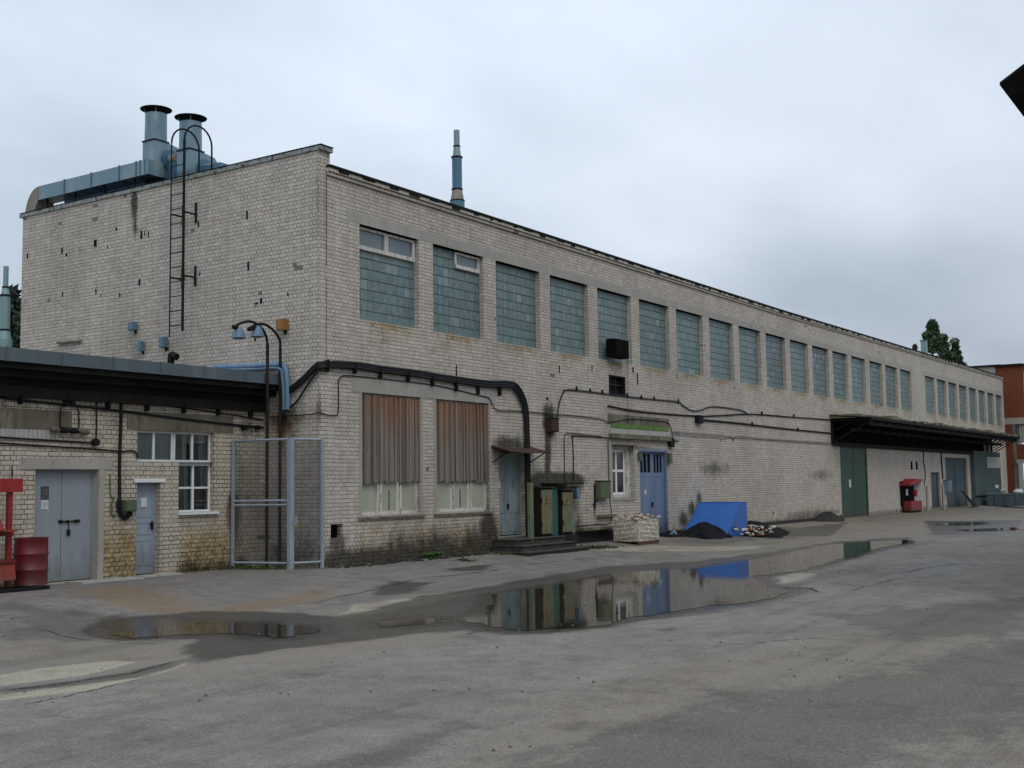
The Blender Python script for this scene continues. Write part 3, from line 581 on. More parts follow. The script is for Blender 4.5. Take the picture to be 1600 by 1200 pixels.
# --- old double door with tin hood
def plank_door(rect, mat, name, y=.16, leaves=2, ratio=.5, groove=None, par=factory, label=None, panels=None, frame=.07):
    a, b, c, d = rect; m_ = MB(); m_.box((a, y-.03, c), (a+frame, y+.08, d)).box((b-frame, y-.03, c), (b, y+.08, d)).box((a+frame, y-.03, d-frame), (b-frame, y+.08, d))
    fo = part('door_frame', m_, mat, par)
    xs = [a+frame+.005, a+frame+(b-a-2*frame)*ratio, b-frame-.005] if leaves == 2 else [a+frame+.005, b-frame-.005]
    out_ = []
    for i in range(len(xs)-1):
        x0, x1 = xs[i]+(.006 if leaves == 1 else .014), xs[i+1]-(.006 if leaves == 1 else .014); l = MB(); l.box((x0, y+.01, c+.03), (x1, y+.05, d-frame-.005))
        for (p, q) in (panels or []):
            z0 = c+(d-c)*p; z1 = c+(d-c)*q; i1 = .10
            l.box((x0+i1, y-.004, z0), (x1-i1, y+.009, z0+.03)).box((x0+i1, y-.004, z1-.03), (x1-i1, y+.009, z1)).box((x0+i1, y-.004, z0+.03), (x0+i1+.03, y+.009, z1-.03)).box((x1-i1-.03, y-.004, z0+.03), (x1-i1, y+.009, z1-.03))
        out_.append(part(name, l, mat, par, label=label))
    return fo, out_
fo, lv = plank_door(DOOR, 'dooroldb', 'door', panels=[(.05, .22), (.28, .95)], label='faded teal plank door')
part('door_handle', MB().box(((DOOR[0]+DOOR[1])/2-.05, .10, 1.2), ((DOOR[0]+DOOR[1])/2-.02, .155, 1.35)), 'iron', lv[0])
sx_, sz_ = P_(785, 757); part('notice', MB().box((sx_-.07, .145, sz_-.10), (sx_+.10, .154, sz_+.10)), 'paper', lv[0])
a, b, c, d = DOOR
h = MB(); n_ = 12; hx0, hx1 = X_(770, 710)-.1, X_(829, 714)+.05
for i in range(n_):     # sagging corrugated tin hood
    xa, xb = hx0+(hx1-hx0)*i/n_, hx0+(hx1-hx0)*(i+1)/n_
    sg = lambda t: 2.93-.05*math.sin(math.pi*t)+(.02 if True else 0)
    za, zb = sg(i/n_), sg((i+1)/n_)
    h.hexa([(xa, -.58, za-.10), (xb, -.58, zb-.10), (xb, .0, zb+.06), (xa, .0, za+.06), (xa, -.58, za-.08), (xb, -.58, zb-.08), (xb, .0, zb+.08), (xa, .0, za+.08)])
ho = part('door_hood', h, 'darkrust', factory, label='rusty sagging tin hood')
parts('hood_bracket', islands(MB().tube([(hx0+.1, -.54, 2.84), (hx0+.1, 0, 2.55)], .018).tube([(hx1-.1, -.54, 2.84), (hx1-.1, 0, 2.55)], .018)), 'iron', ho)
part('door_void', MB().box((a+.001, .25, c), (b, .28, d)), 'black', factory)
# --- small window by the blue door
def window2(rect, par, mat='white', y=.15, cols=2, rows=(.5,), t=.06, glass='glass', room=True, label=None):
    a, b, c, d = rect; f = MB(); f.box((a, y, c), (b, y+.06, c+t)).box((a, y, d-t), (b, y+.06, d)).box((a, y, c+t), (a+t, y+.06, d-t)).box((b-t, y, c+t), (b, y+.06, d-t))
    for i in range(1, cols): x = a+(b-a)*i/cols; f.box((x-t*.6, y-.004, c+t), (x+t*.6, y+.056, d-t))
    for r_ in rows: z = c+(d-c)*r_; f.box((a+t, y-.008, z-t*.5), (b-t, y+.052, z+t*.5))
    o = part('window', f, mat, par, label=label)
    part('pane', MB().box((a+t, y+.025, c+t), (b-t, y+.031, d-t)), glass, o)
    return o
def room(a, b, c, d, y0, y1, par):
    r_ = MB(); r_.add([(a, y0, c), (b, y0, c), (b, y1, c), (a, y1, c), (a, y0, d), (b, y0, d), (b, y1, d), (a, y1, d)], [(0, 1, 2, 3), (4, 7, 6, 5), (1, 5, 6, 2), (2, 6, 7, 3), (3, 7, 4, 0)])
    o = part('room', r_, 'interior', par); return o
a, b, c, d = SW
window2((a+.02, b-.28, c+.10, d-.12), factory, mat='white', y=.20, rows=(.53,), t=.08, label='white four pane window')
part('window_recess', MB().box((b-.28, .14, c), (b, .27, d)).box((a, .12, c-.0), (b-.28, .26, c+.098)).box((a, .14, d-.118), (b-.28, .27, d)), 'whiteold', factory)
room(a+.02, b-.28, c+.1, d-.12, .27, 1.6, factory)
part('window_surround', MB().box((a-.22, -.012, c-.10), (a-.002, .2, d+.35)).box((b+.002, -.012, c-.10), (b+.14, .2, d+.35)).box((a-.002, -.012, d+.002), (b+.002, .2, d+.35)).box((a-.002, -.03, c-.10), (b+.002, .15, c-.002)), 'concrete', factory)
part('window_hood', MB().box((a-.05, -.12, d+.0), (b+.06, .03, d+.035)), 'darkrust', factory)
# --- cornflower blue double door with barred lights
a, b, c, d = BD; f = .08; y = .10
mb = MB().box((a, y-.09, c), (a+f, y+.1, d)).box((b-f, y-.09, c), (b, y+.1, d)).box((a-.06, y-.12, d-.09), (b+.06, y+.1, d)); part('door_frame', mb, 'doorviolet', factory)
xs = [a+f, a+f+(b-a-2*f)*.54, b-f]; zl = c+(d-c)*.73
for i in range(2):
    x0, x1 = xs[i]+.008, xs[i+1]-.008; l = MB(); l.box((x0, y, c+.05), (x1, y+.05, zl)).box((x0, y, d-.16), (x1, y+.05, d-.1)).box((x0, y, zl), (x0+.12, y+.05, d-.16)).box((x1-.12, y, zl), (x1, y+.05, d-.16))
    for t in (.36, .64): xx = x0+(x1-x0)*t; l.box((xx-.025, y+.004, zl), (xx+.025, y+.045, d-.16))
    zz = zl-.12; l.box((x0+.16, y-.012, c+.25), (x0+.20, y-.001, zz)).box((x1-.20, y-.012, c+.25), (x1-.16, y-.001, zz)).box((x0+.20, y-.012, zz-.04), (x1-.20, y-.001, zz)).box((x0+.20, y-.012, c+.25), (x1-.20, y-.001, c+.29))
    lo = part('door', l, 'doorviolet', factory, label='cornflower blue door leaf'); part('pane', MB().box((x0+.121, y+.03, zl+.001), (x1-.121, y+.034, d-.161)), 'greypane' if 0 else 'black', lo)
    if i == 0:
        part('notice', MB().box((x0+.43, y-.010, 1.50), (x0+.56, y-.001, 1.66)), 'paper', lo); part('door_handle', MB().box((x1-.10, y-.06, 1.05), (x1-.06, y-.001, 1.22)), 'iron', lo)
parts('hinge_box', [MB().box((a-.14, -.12, d-.42), (a-.02, -.002, d-.12)), MB().box((b+.0, -.14, d-.50), (b+.18, -.002, d-.12))], 'boxgreen', factory)
# --- concrete beams with a green strip above door and small window
bx0, bx1 = X_(952, 670), X_(1043, 672)
part('lintel', MB().box((bx0-.1, -.014, 3.92), (bx1+.1, .1, 4.24)), 'conc_dark', factory, label='soot stained concrete beam')
part('painted_strip', MB().box((bx0+.1, -.05, 3.78), (bx1, .0, 3.915)), 'green_strip', factory, label='bright green strip')
part('plaster_strip', MB().box((bx0+.05, -.03, 3.58), (bx1, .02, 3.775)), 'cream', factory)
part('ledge', MB().box((bx0-.05, -.14, 3.42), (bx1+.05, .02, 3.575)), 'conc_moss', factory)
# --- dark green gate
a, b, c, d = GG; mb = MB().box((a, .02, c), (a+.12, .2, d)).box((b-.12, .02, c), (b, .2, d)).box((a+.12, .02, d-.14), (b-.12, .2, d)); part('gate_frame', mb, 'doorgreen', factory)
xm = (a+b)/2
for x0, x1 in ((a+.125, xm-.03), (xm+.03, b-.125)):
    l = MB().box((x0, .06, c+.03), (x1, .10, d-.15)); 
    for z in (.15, 1.2, 2.4, 3.3): l.box((x0, .035, z), (x1, .06, z+.10))
    lo = part('gate', l, 'doorgreen', factory, label='dark green steel gate leaf')
part('notice', MB().box((a+1.45, .048, 1.55), (a+1.75, .059, 1.95)), 'paper', lo)
# --- openings farther along
plank_door(FD, 'doorteal', 'door', leaves=1, panels=[(.1, .9)], label='narrow grey door')
plank_door(BG, 'doorteal', 'gate', leaves=2, frame=.12, panels=[(.05, .45), (.5, .95)], label='tall dull blue gate leaf')
part('door_void', MB().box((FD[0], .25, FD[2]), (FD[1], .28, FD[3])).box((BG[0], .25, BG[2]), (BG[1], .28, BG[3])).box((GG[0], .25, GG[2]), (GG[1], .28, GG[3])).box((BD[0], .25, BD[2]), (BD[1], .28, BD[3])), 'black', factory)
# --- vent hole in the wall, broken hole near the ground
a, b, c, d = VH
vf = part('vent_opening', MB().box((a-.03, -.02, c-.03), (a+.04, .2, d+.03)).box((b-.05, -.02, c-.03), (b+.02, .2, d+.03)).box((a+.04, -.02, d-.02), (b-.05, .2, d+.03)).box((a+.04, -.02, c-.03), (b-.05, .2, c+.03)), 'iron', factory)
part('louvre', MB().box((a+.04, .16, c+.03), (b-.05, .18, d-.02)).box((a+.04, .06, (c+d)/2), (b-.06, .11, (c+d)/2+.05)).box(((a+b)/2, .08, c+.03), ((a+b)/2+.05, .12, d-.02)), 'rubber', vf)
part('broken_hole', MB().box((HB[0], .20, HB[2]), (HB[1], .25, HB[3])), 'black', factory)
# --- canopy over the loading bays
CX0, CX1, CY, CZ = 36.7, 73.6, -2.0, 4.95
mb = MB().hexa([(CX0, CY, CZ-.02), (CX1, CY, CZ-.02), (CX1, -.002, CZ+.14), (CX0, -.002, CZ+.14), (CX0, CY, CZ+.03), (CX1, CY, CZ+.03), (CX1, -.002, CZ+.20), (CX0, -.002, CZ+.20)]); can = part('canopy', mb, 'tar', factory, label='dark flat loading canopy')
part('canopy_edge', MB().box((CX0-.03, CY-.05, CZ-.10), (CX1+.5, CY, CZ+.05)), 'iron', can)
x = CX0+.1
while x < CX1:
    mb = MB(); mb.box((x, CY+.01, CZ-.12), (x+.09, -.01, CZ-.022)).box((x, -.10, CZ-1.25), (x+.09, -.004, CZ-.12))
    mb.tube([(x+.045, CY+.05, CZ-.16), (x+.045, -.08, CZ-1.15)], .035, 6).tube([(x+.045, CY*.55, CZ-.16), (x+.045, -.08, CZ-.62)], .025, 6)
    part('truss', mb, 'iron', can, label='steel bracket under the canopy'); x += 1.47
parts('beam', islands(MB().box((CX0+.3, CY+.15, CZ-.34), (CX1, CY+.22, CZ-.12)).box((CX0+.3, CY*.5, CZ-.62), (CX1-1, CY*.5+.06, CZ-.45)).box((CX0+.2, -.14, CZ-1.33), (CX1-3, -.105, CZ-1.12))), 'iron', can)
mb = MB(); x = CX0
while x < CX1-1: 
    a = random.uniform(.2, 1.2); mb.box((x, CY-.02+random.random()*.6, CZ+.031), (x+a, -.01, CZ+.20+random.random()*.08)); x += a*random.uniform(1.0, 1.9)
for q_ in islands(mb): part('debris', q_, 'conc_moss', can)
part('black_backing', MB().box((CX0+.05, -.012, CZ-1.20), (CX1-2.6, -.004, CZ-.03)), 'black', can)  # black sheet standing in for the shade on the wall under the canopy
part('shade_sheet', MB().box((CX0+.1, CY+.25, CZ-.20), (CX1-3, -.012, CZ-.17)), 'black', can)  # black sheet added to paint in the dark beneath the canopy
# base plinth (projecting damp concrete)
mb = MB(); 
for a, b, hgt in ((9.4, 16.2, .34), (18.5, 37.9, .16)): mb.box((a, -.05, -.4), (b, -.004, hgt))
part('plinth', mb, 'soil', factory)
part('plinth_ledge', MB().box((X_(897, 825)+.1, -.30, .42), (X_(953, 820), -.004, .50)).box((X_(915, 800)+.7, -.12, .80), (X_(955, 800)+.1, -.004, .88)), 'conc_dark', factory)

# ================================================================== STEPS at the old door
stx0, stx1 = DOOR[0]-.35, DOOR[1]+1.0
t = thing('entrance_steps', 'worn dark concrete steps below the faded teal door', 'steps', ((stx0+stx1)/2, -.6, -.05))
for i, (w_, dd, z0, z1) in enumerate(((0.0, .75, .20, .36), (.12, 1.05, .04, .195), (.32, 1.4, -.3, .035))):
    part('step', MB().box((stx0-w_, -dd, z0), (stx1+w_, -.06-.002*i, z1-.03)).box((stx0-w_-.03, -dd-.04, z1-.03), (stx1+w_+.03, -.055, z1)), 'step', t)

# ================================================================== ANNEX
AY = 1.78
annex = thing('annex_building', 'low yellowish brick annex with overhanging roof at the left', 'building', (-8, AY, 0))
def XA(px, py, Y=AY): return float(fy(px, py, Y)[0])
def ZA(px, py, Y=AY): return float(fy(px, py, Y)[2])
AD = (XA(54, 800), XA(154, 800), 0.05, 2.33)
AS = (XA(213, 820), XA(250, 820), 0.05, 2.05)
AW1 = (-3.77, -1.60, 2.50, 3.19); AW2 = (-2.62, -1.60, 1.34, 2.50)
stA = {'moss': [band(1.15, 1.1, -5.0, -2.9, 1.0, .5), band(1.05, 1.0, -3.0, -0.3, .95, .7), band(.9, .9, -20, -6, .5), spot(-5, 3.4, 5, .3, .4), spot(-1.7, 3.4, 1.6, .3, .5), band(2.0, 1.0, -20, 0, .15)],
       'soot': [band(.28, .3, -3.1, 0, .9), band(.2, .3, -20, -6.2, .7), spot(-4.2, .25, .6, .2, .6), spot(-.95, 1.6, .35, .3, .9), spot(-5, 3.6, 6, .16, .55), spot(-.6, 3.3, .6, .25, .7), spot(-4.25, 3.45, .25, .3, .6)],
       'rust': [spot(-.98, 1.25, .3, .7, 1.0), spot(-1.0, .8, .2, .5, .7), spot(-4.0, .8, .5, .5, .45)]}
wall_mesh('wall', 'brick2', 'y', AY, -24.0, -0.004, -0.4, lambda x: 4.3, [AD, AS, AW1, AW2], .28, .12, stA, 1, annex)
part('back_wall', MB().box((-24, 9.0, -.4), (-.005, 9.3, 4.2)).box((-24.3, AY, -.4), (-24.005, 9.3, 4.2)), 'brick2', annex)
# roof: zinc fascia and deep dark eave
EY = 1.12
part('roof', MB().hexa([(-24.3, EY+.02, 4.36), (-.01, EY+.02, 4.36), (-.01, 9.3, 4.9), (-24.3, 9.3, 4.9), (-24.3, EY+.02, 4.60), (-.01, EY+.02, 4.60), (-.01, 9.3, 5.0), (-24.3, 9.3, 5.0)]), 'roof', annex)
mb = MB(); x = -24.3
while x < -.05:
    x2 = min(x+1.21, -.02); mb.box((x+.006, EY-.03, 4.36), (x2-.006, EY+.015, 4.62)).box((x2-.012, EY-.045, 4.35), (x2+.010, EY-.031, 4.64)); x = x2
part('fascia', mb, 'zinc', annex, label='blue grey zinc roof edge')
part('eave', MB().box((-24.3, EY+.05, 4.24), (-.01, AY-.01, 4.355)).box((-24.3, EY+.25, 4.10), (-.01, AY-.01, 4.238)).box((-24.3, AY-.18, 3.98), (-.01, AY-.004, 4.098)), 'tar', annex, label='dark timber eave')
part('fascia_board', MB().box((-24.3, AY-.12, 3.74), (-.01, AY-.004, 3.975)), 'pipe', annex)
mb = MB(); x = -24
while x < -.2: part('gutter_hook', MB().box((x, AY-.15, 3.60), (x+.035, AY-.004, 3.8)), 'iron', annex); x += 1.02
part('lintel', MB().box((AD[0]-.35, AY-.012, AD[3]+.003), (AD[1]+.33, AY+.1, AD[3]+.22)), 'concrete', annex)
part('lintel', MB().box((-4.05, AY-.014, 3.20), (-1.02, AY+.1, 3.60)), 'conc_dark', annex); part('lintel', MB().box((-9.2, AY-.014, 3.12), (XA(112, 640), AY+.1, 3.52)), 'conc_dark', annex)
part('lintel', MB().box((AS[0]-.09, AY-.03, AS[3]+.003), (AS[1]+.12, AY+.1, AS[3]+.085)), 'white', annex)
mb = MB(); x = -9.2
while x < XA(94, 660)-.1: mb.box((x, AY-.010, 2.90), (x+.085, AY, 3.115)); x += .1
part('soldier_course', mb, 'cream', annex)
# doors
a, b, c, d = AD; y = AY+.18; xm = a+(b-a)*.49
mb = MB().box((a, y-.02, c), (a+.05, y+.1, d)).box((b-.05, y-.02, c), (b, y+.1, d)).box((a+.05, y-.02, d-.05), (b-.05, y+.1, d)); part('door_frame', mb, 'doorblue', annex)
dl = [part('door', MB().box((x0, y, c+.02), (x1, y+.04, d-.055)), 'doorblue', annex, label='plain grey blue steel door leaf') for x0, x1 in ((a+.052, xm-.006), (xm+.006, b-.052))]
part('bolt', MB().tube([(xm-.05, y-.03, 1.27), (xm+.42, y-.03, 1.27)], .016, 6).box((xm-.07, y-.035, 1.24), (xm+.02, y-.001, 1.30)).box((xm+.12, y-.035, 1.24), (xm+.16, y-.001, 1.30)).box((xm+.3, y-.035, 1.24), (xm+.42, y-.001, 1.30)), 'iron', dl[1])
part('padlock', MB().box((xm+.13, y-.05, .98), (xm+.19, y-.001, 1.10)).tube([(xm+.16, y-.03, 1.10), (xm+.16, y-.03, 1.26)], .010, 6), 'iron', dl[1])
px_, pz_ = XA(78, 770), ZA(78, 770)
part('poster', MB().box((px_-.09, y-.008, pz_-.13), (px_+.10, y-.001, pz_+.13)), 'darksign', dl[0]); part('notice', MB().box((px_-.07, y-.008, pz_-.33), (px_+.09, y-.001, pz_-.15)), 'paper', dl[0])
mb = MB()
for i in range(4): mb.box((px_-.045, y-.0095, pz_-.20-.03*i), (px_+.065, y-.0083, pz_-.194-.03*i))
part('print', mb, 'iron', dl[0])
a, b, c, d = AS
part('door_frame', MB().box((a, y-.02, c), (a+.03, y+.1, d)).box((b-.03, y-.02, c), (b, y+.1, d)).box((a+.03, y-.02, d-.04), (b-.03, y+.1, d)), 'doorlight', annex)
l = MB().box((a+.032, y, c+.02), (b-.032, y+.04, d-.045)); W_ = b-a
def ring(m_, x0, x1, z0, z1, yy, t=.016, dd=.012): m_.box((x0, yy-dd, z0), (x1, yy-.001, z0+t)).box((x0, yy-dd, z1-t), (x1, yy-.001, z1)).box((x0, yy-dd, z0+t), (x0+t, yy-.001, z1-t)).box((x1-t, yy-dd, z0+t), (x1, yy-.001, z1-t))
for z0, z1 in ((.25, .80), (1.30, 1.88)):
    ring(l, a+.09, a+W_*.47, z0, z1, y); ring(l, a+W_*.53, b-.09, z0, z1, y)
ring(l, a+.09, b-.09, .92, 1.18, y)
so = part('door', l, 'doorlight', annex, label='narrow panelled light blue door')
part('door_handle', MB().box((b-.11, y-.05, 1.02), (b-.075, y-.001, 1.2)).tube([(b-.09, y-.05, 1.14), (b-.19, y-.05, 1.14)], .011, 6), 'iron', so)
part('notice', MB().box((a+W_*.38, y-.016, 1.52), (a+W_*.64, y-.013, 1.72)), 'paper', so)
part('door_sill', MB().box((AS[0]-.05, AY-.35, .0), (AS[1]+.35, AY-.004, .055)), 'cream', annex); part('door_sill', MB().box((AD[0]+.75, AY-.55, .0), (AD[1]+.75, AY-.004, .06)), 'cream', annex)
part('jamb', MB().box((AD[1]-.012, AY-.012, .02), (AD[1]+.13, AY+.17, AD[3])), 'concrete', annex)
# white window in an L
a, b, c, d = AW1; xm = a+(b-a)*.50
y1 = AY+.12
def awin(rect, cols, rows, label): return window2(rect, annex, 'white', y=y1, cols=cols, rows=rows, t=.045, label=label)
awin((a+.004, xm-.01, c+.01, d-.004), 2, (), 'white two pane window with curtain'); awin((xm+.01, b-.004, c+.01, d-.004), 2, (), 'white two pane window')
a2, b2, c2, d2 = AW2; awin((a2+.004, b2-.004, c2+.04, d2-.03), 2, (.5,), 'white four pane window')
part('window_sill', MB().box((a2-.02, AY-.09, c2-.02), (b2+.10, AY+.12, c2+.035)), 'white', annex)
part('window_divider', MB().box((a+.01, y1-.005, 2.47), (b-.004, y1+.05, 2.507)), 'white', annex)
room(a, b, 1.30, d, AY+.285, AY+2.6, annex)
mb = MB()
for (x0, x1, z0, z1) in ((a+.03, xm-.03, 2.5, 3.15), (xm+.32, xm+.46, 2.5, 3.15), (b-.28, b-.05, 2.5, 3.15), (a2+.33, a2+.47, 1.4, 2.45), (b2-.22, b2-.05, 1.9, 2.45)):
    n_ = max(4, int((x1-x0)/.03)); P0 = [(x0+(x1-x0)*i/n_, AY+.20+.022*math.sin(i*1.9)) for i in range(n_+1)]
    o = len(mb.v); mb.v += [(p[0], p[1], z0) for p in P0]+[(p[0], p[1], z1) for p in P0]; mb.f += [(o+i, o+i+1, o+n_+2+i, o+n_+1+i) for i in range(n_)]
parts('curtain', islands(mb), 'curtain', annex)

# ================================================================== GROUND
def poly_sd(X, Y, poly):
    """signed distance to polygon, positive inside"""
    P = np.array(poly); D = np.full(X.shape, 1e9); inside = np.zeros(X.shape, bool)
    for i in range(len(P)):
        a, b = P[i], P[(i+1) % len(P)]; e = b-a; t = np.clip(((X-a[0])*e[0]+(Y-a[1])*e[1])/(e@e), 0, 1)
        D = np.minimum(D, np.hypot(X-a[0]-t*e[0], Y-a[1]-t*e[1]))
        cnd = (a[1] > Y) != (b[1] > Y); xi = (b[0]-a[0])*(Y-a[1])/((b[1]-a[1]) if b[1] != a[1] else 1e-9)+a[0]; inside ^= cnd & (X < xi)
    return np.where(inside, D, -D)
ZP = -0.2695
def gp(L): return [tuple(fz(x, y, -0.27)[:2]) for x, y in L]
PUD = {
 'main': gp([(752, 976), (800, 983), (860, 983), (930, 978), (985, 966), (1045, 956), (1110, 947), (1180, 939), (1225, 929), (1222, 920), (1190, 911), (1176, 902), (1215, 896), (1262, 889), (1300, 877), (1345, 864), (1390, 853), (1418, 848), (1412, 844), (1350, 847), (1290, 852), (1235, 863), (1170, 876), (1085, 888), (1000, 893), (930, 900), (880, 912), (820, 922), (772, 929), (768, 944), (758, 957), (720, 965)]),
 'left': gp([(160, 988), (205, 996), (280, 992), (370, 990), (440, 996), (470, 990), (505, 986), (480, 979), (410, 974), (330, 971), (250, 972), (195, 975)]),
 'mid': gp([(590, 973), (630, 969), (670, 966), (700, 965), (706, 969), (680, 973), (640, 977), (600, 979)]),
 'far': gp([(1462, 819), (1485, 821), (1512, 820.5), (1534, 818.5), (1526, 816), (1492, 816.5)]),
 'far2': gp([(1500, 828), (1540, 826), (1598, 824), (1600, 827), (1560, 829), (1520, 830)])}
WETP = gp([(108, 985), (170, 970), (320, 958), (420, 954), (520, 962), (580, 948), (650, 932), (730, 920), (800, 908), (870, 896), (940, 885), (1080, 876), (1200, 862), (1300, 846), (1425, 838), (1435, 850), (1330, 878), (1230, 897), (1235, 912), (1275, 925), (1200, 947), (1050, 968), (900, 991), (790, 996), (720, 988), (640, 992), (560, 1002), (440, 1018), (380, 1030), (300, 1040), (255, 1020), (290, 1000), (180, 1000)])
WET2 = [gp(L) for L in ([(570, 930), (600, 915), (690, 912), (660, 925), (600, 935)], [(680, 898), (740, 893), (790, 889), (760, 897), (700, 902)], [(1200, 925), (1240, 917), (1285, 920), (1280, 926), (1230, 930)], [(1400, 890), (1440, 880), (1530, 882), (1500, 895), (1420, 900)], [(1440, 815), (1600, 812), (1600, 835), (1450, 836)],
        [(1010, 985), (1050, 981), (1080, 984), (1040, 989)], [(-20, 1075), (120, 1062), (250, 1038), (300, 1033), (280, 1045), (120, 1075), (-20, 1090)], [(250, 895), (360, 885), (520, 890), (450, 897), (260, 905)], [(0, 920), (60, 912), (150, 905), (130, 925), (0, 945)], [(1040, 835), (1240, 832), (1330, 822), (1300, 838), (1100, 848), (1000, 846)])]
PALE = [gp(L) for L in ([(-60, 1062), (60, 1044), (180, 1034), (215, 1036), (120, 1056), (-60, 1080)], [(-60, 1092), (90, 1075), (200, 1050), (300, 1035), (250, 1052), (150, 1078), (-60, 1100)])]
PALE2 = [gp(L) for L in ([(500, 965), (540, 945), (620, 935), (700, 928), (760, 924), (700, 940), (620, 955), (540, 968)], [(900, 870), (1000, 861), (1200, 852), (1190, 858), (1000, 868)], [(1180, 905), (1240, 893), (1290, 896), (1260, 910), (1200, 916)], [(1040, 842), (1130, 838), (1130, 843), (1050, 848)])]
RUST = [gp(L) for L in ([(120, 948), (190, 938), (260, 945), (330, 962), (250, 965), (160, 958)], [(300, 960), (500, 930), (520, 936), (330, 967)])]
DARK = [gp(L) for L in ([(820, 1190), (1000, 1120), (1180, 1075), (1420, 1050), (1610, 1000), (1610, 1090), (1500, 1150), (1350, 1250), (800, 1260)], [(480, 1200), (640, 1150), (760, 1120), (700, 1190), (560, 1230)], [(1280, 960), (1610, 935), (1610, 990), (1400, 1000)], [(1050, 850), (1250, 835), (1240, 842), (1060, 860)], [(0, 960), (240, 985), (110, 1005), (0, 1000)])]
SAND = [gp(L) for L in ([(620, 1200), (820, 1120), (1080, 1040), (1250, 1000), (1610, 960), (1610, 1190), (1300, 1230)], [(-50, 1000), (300, 1000), (700, 920), (700, 1000), (300, 1060), (-50, 1030)], [(1000, 830), (1500, 800), (1600, 812), (1300, 850), (1000, 870)])]
def grid_axis(a, b, step, lo, hi):
    core = np.arange(a, b+1e-6, step).tolist(); L = []; x = a; s = step
    while x > lo: s *= 1.35; x -= s; L.append(x)
    H = []; x = core[-1]; s = step
    while x < hi: s *= 1.35; x += s; H.append(x)
    return np.array(L[::-1]+core+H)
gx = grid_axis(-22, 46, 0.14, -700, 1500); gy = grid_axis(-19, 2.6, 0.11, -900, 900)
GX, GY = np.meshgrid(gx, gy, indexing='ij'); GZ = gz(GX, GY)
near = (GX > -30) & (GX < 90) & (GY > -25) & (GY < 6)
ripple = 0.010*np.sin(GX*1.3+2*np.sin(GY*.7))*np.sin(GY*1.1+GX*.35)+0.006*np.sin(GX*3.1+GY*2.3)
sdp = np.full(GX.shape, -9.0)
for k_, p_ in PUD.items(): sdp = np.maximum(sdp, poly_sd(GX, GY, p_))
GZ = GZ+np.where(near, ripple*np.clip((-sdp)/1.2, 0, 1)*np.clip((0.2-GY)/1.5, 0, 1), 0)-0.004*np.clip(sdp/0.8+1, 0, 1)
far_ = np.clip((np.abs(GX-28)-90)/100, 0, 1); 
V = np.stack([GX.ravel(), GY.ravel(), GZ.ravel()], 1); ny = len(gy); nx = len(gx)
I = np.arange(nx*ny).reshape(nx, ny); F = np.stack([I[:-1, :-1], I[1:, :-1], I[1:, 1:], I[:-1, 1:]], -1).reshape(-1, 4)
me = bpy.data.meshes.new('ground'); me.from_pydata(V.tolist(), [], F.tolist()); me.materials.append(MT['ground'])
me.polygons.foreach_set('use_smooth', [True]*len(me.polygons))
def sdmax(L): 
    f = np.full(GX.shape, -9.0)
    for p_ in L: f = np.maximum(f, poly_sd(GX, GY, p_))
    return f
att = {'edge': np.clip(sdp/0.9+0.95, 0, 1), 'wet': np.clip(np.maximum(sdmax([WETP]+WET2)/0.9+0.36, sdp/0.6+1.05), 0, 1), 'pale': np.clip(np.maximum(sdmax(PALE)/0.25+0.5, 0.62*np.clip(sdmax(PALE2)/0.6+0.5, 0, 1)), 0, 1), 'rust': np.clip(sdmax(RUST)/1.0+0.6, 0, 1),
       'dark': np.clip(sdmax(DARK)/1.5+0.5, 0, 1), 'sand': np.clip(sdmax(SAND)/2.5+0.5, 0, 1)}
for k_, v_ in att.items():
    a_ = me.attributes.new(k_, 'FLOAT', 'POINT'); a_.data.foreach_set('value', v_.ravel().astype(np.float32))
go = bpy.data.objects.new('ground', me); COL.objects.link(go); go['kind'] = 'structure'
def puddle(poly, j=.06):
    P = smoothline([(*p, 0) for p in poly]+[(*poly[0], 0)], 10)[:-1]; P = np.array(P)[:, :2]; n = len(P); ph = rng.uniform(0, 6.28, 8)
    c = P.mean(0); out_ = []
    t = np.arange(n)/n*2*math.pi
    w_ = sum(np.sin(t*f_+ph[i])*a_ for i, (f_, a_) in enumerate(((17, .8), (31, .6), (53, .5), (87, .35))))
    d = np.roll(P, -1, 0)-np.roll(P, 1, 0); nrm = np.stack([d[:, 1], -d[:, 0]], 1)/np.maximum(np.linalg.norm(d, axis=1, keepdims=True), 1e-6)
    P = P+nrm*(w_*j)[:, None]
    m_ = MB(); m_.add([(x, y_, ZP) for x, y_ in P], [tuple(range(n))])
    return solo('puddle', m_, 'water', kind='structure')
for k_, j_ in (('main', .05), ('left', .04), ('mid', .04), ('far', .05), ('far2', .05)): puddle(PUD[k_], j_)
def crack(pts, wmax, seed, label=None):
    r0 = np.random.default_rng(seed); L = smoothline([(*fz(x, y_, -.27)[:2], 0) for x, y_ in pts], 14); L = np.array(L)[:, :2]
    d = np.gradient(L, axis=0); n = np.stack([-d[:, 1], d[:, 0]], 1)/np.maximum(np.linalg.norm(d, axis=1, keepdims=True), 1e-6)
    L = L+n*(np.cumsum(r0.normal(0, .018, len(L)))*.6+r0.normal(0, .012, len(L)))[:, None]; w_ = wmax*np.abs(r0.normal(.5, .35, len(L)))*np.sin(np.linspace(0.05, 3.09, len(L)))**.5
    A_, B_ = L+n*w_[:, None]/2, L-n*w_[:, None]/2; hz = lambda p: float(gz(p[0], p[1])+0.010*math.sin(p[0]*1.3+2*math.sin(p[1]*.7))*math.sin(p[1]*1.1+p[0]*.35)+0.006*math.sin(p[0]*3.1+p[1]*2.3))+.005
    m_ = MB(); k = len(L); m_.add([(*a, hz(a)) for a in A_]+[(*b, hz(b)) for b in B_], [(i, i+1, k+i+1, k+i) for i in range(k-1)])
    solo('crack', m_, 'soil', kind='structure')
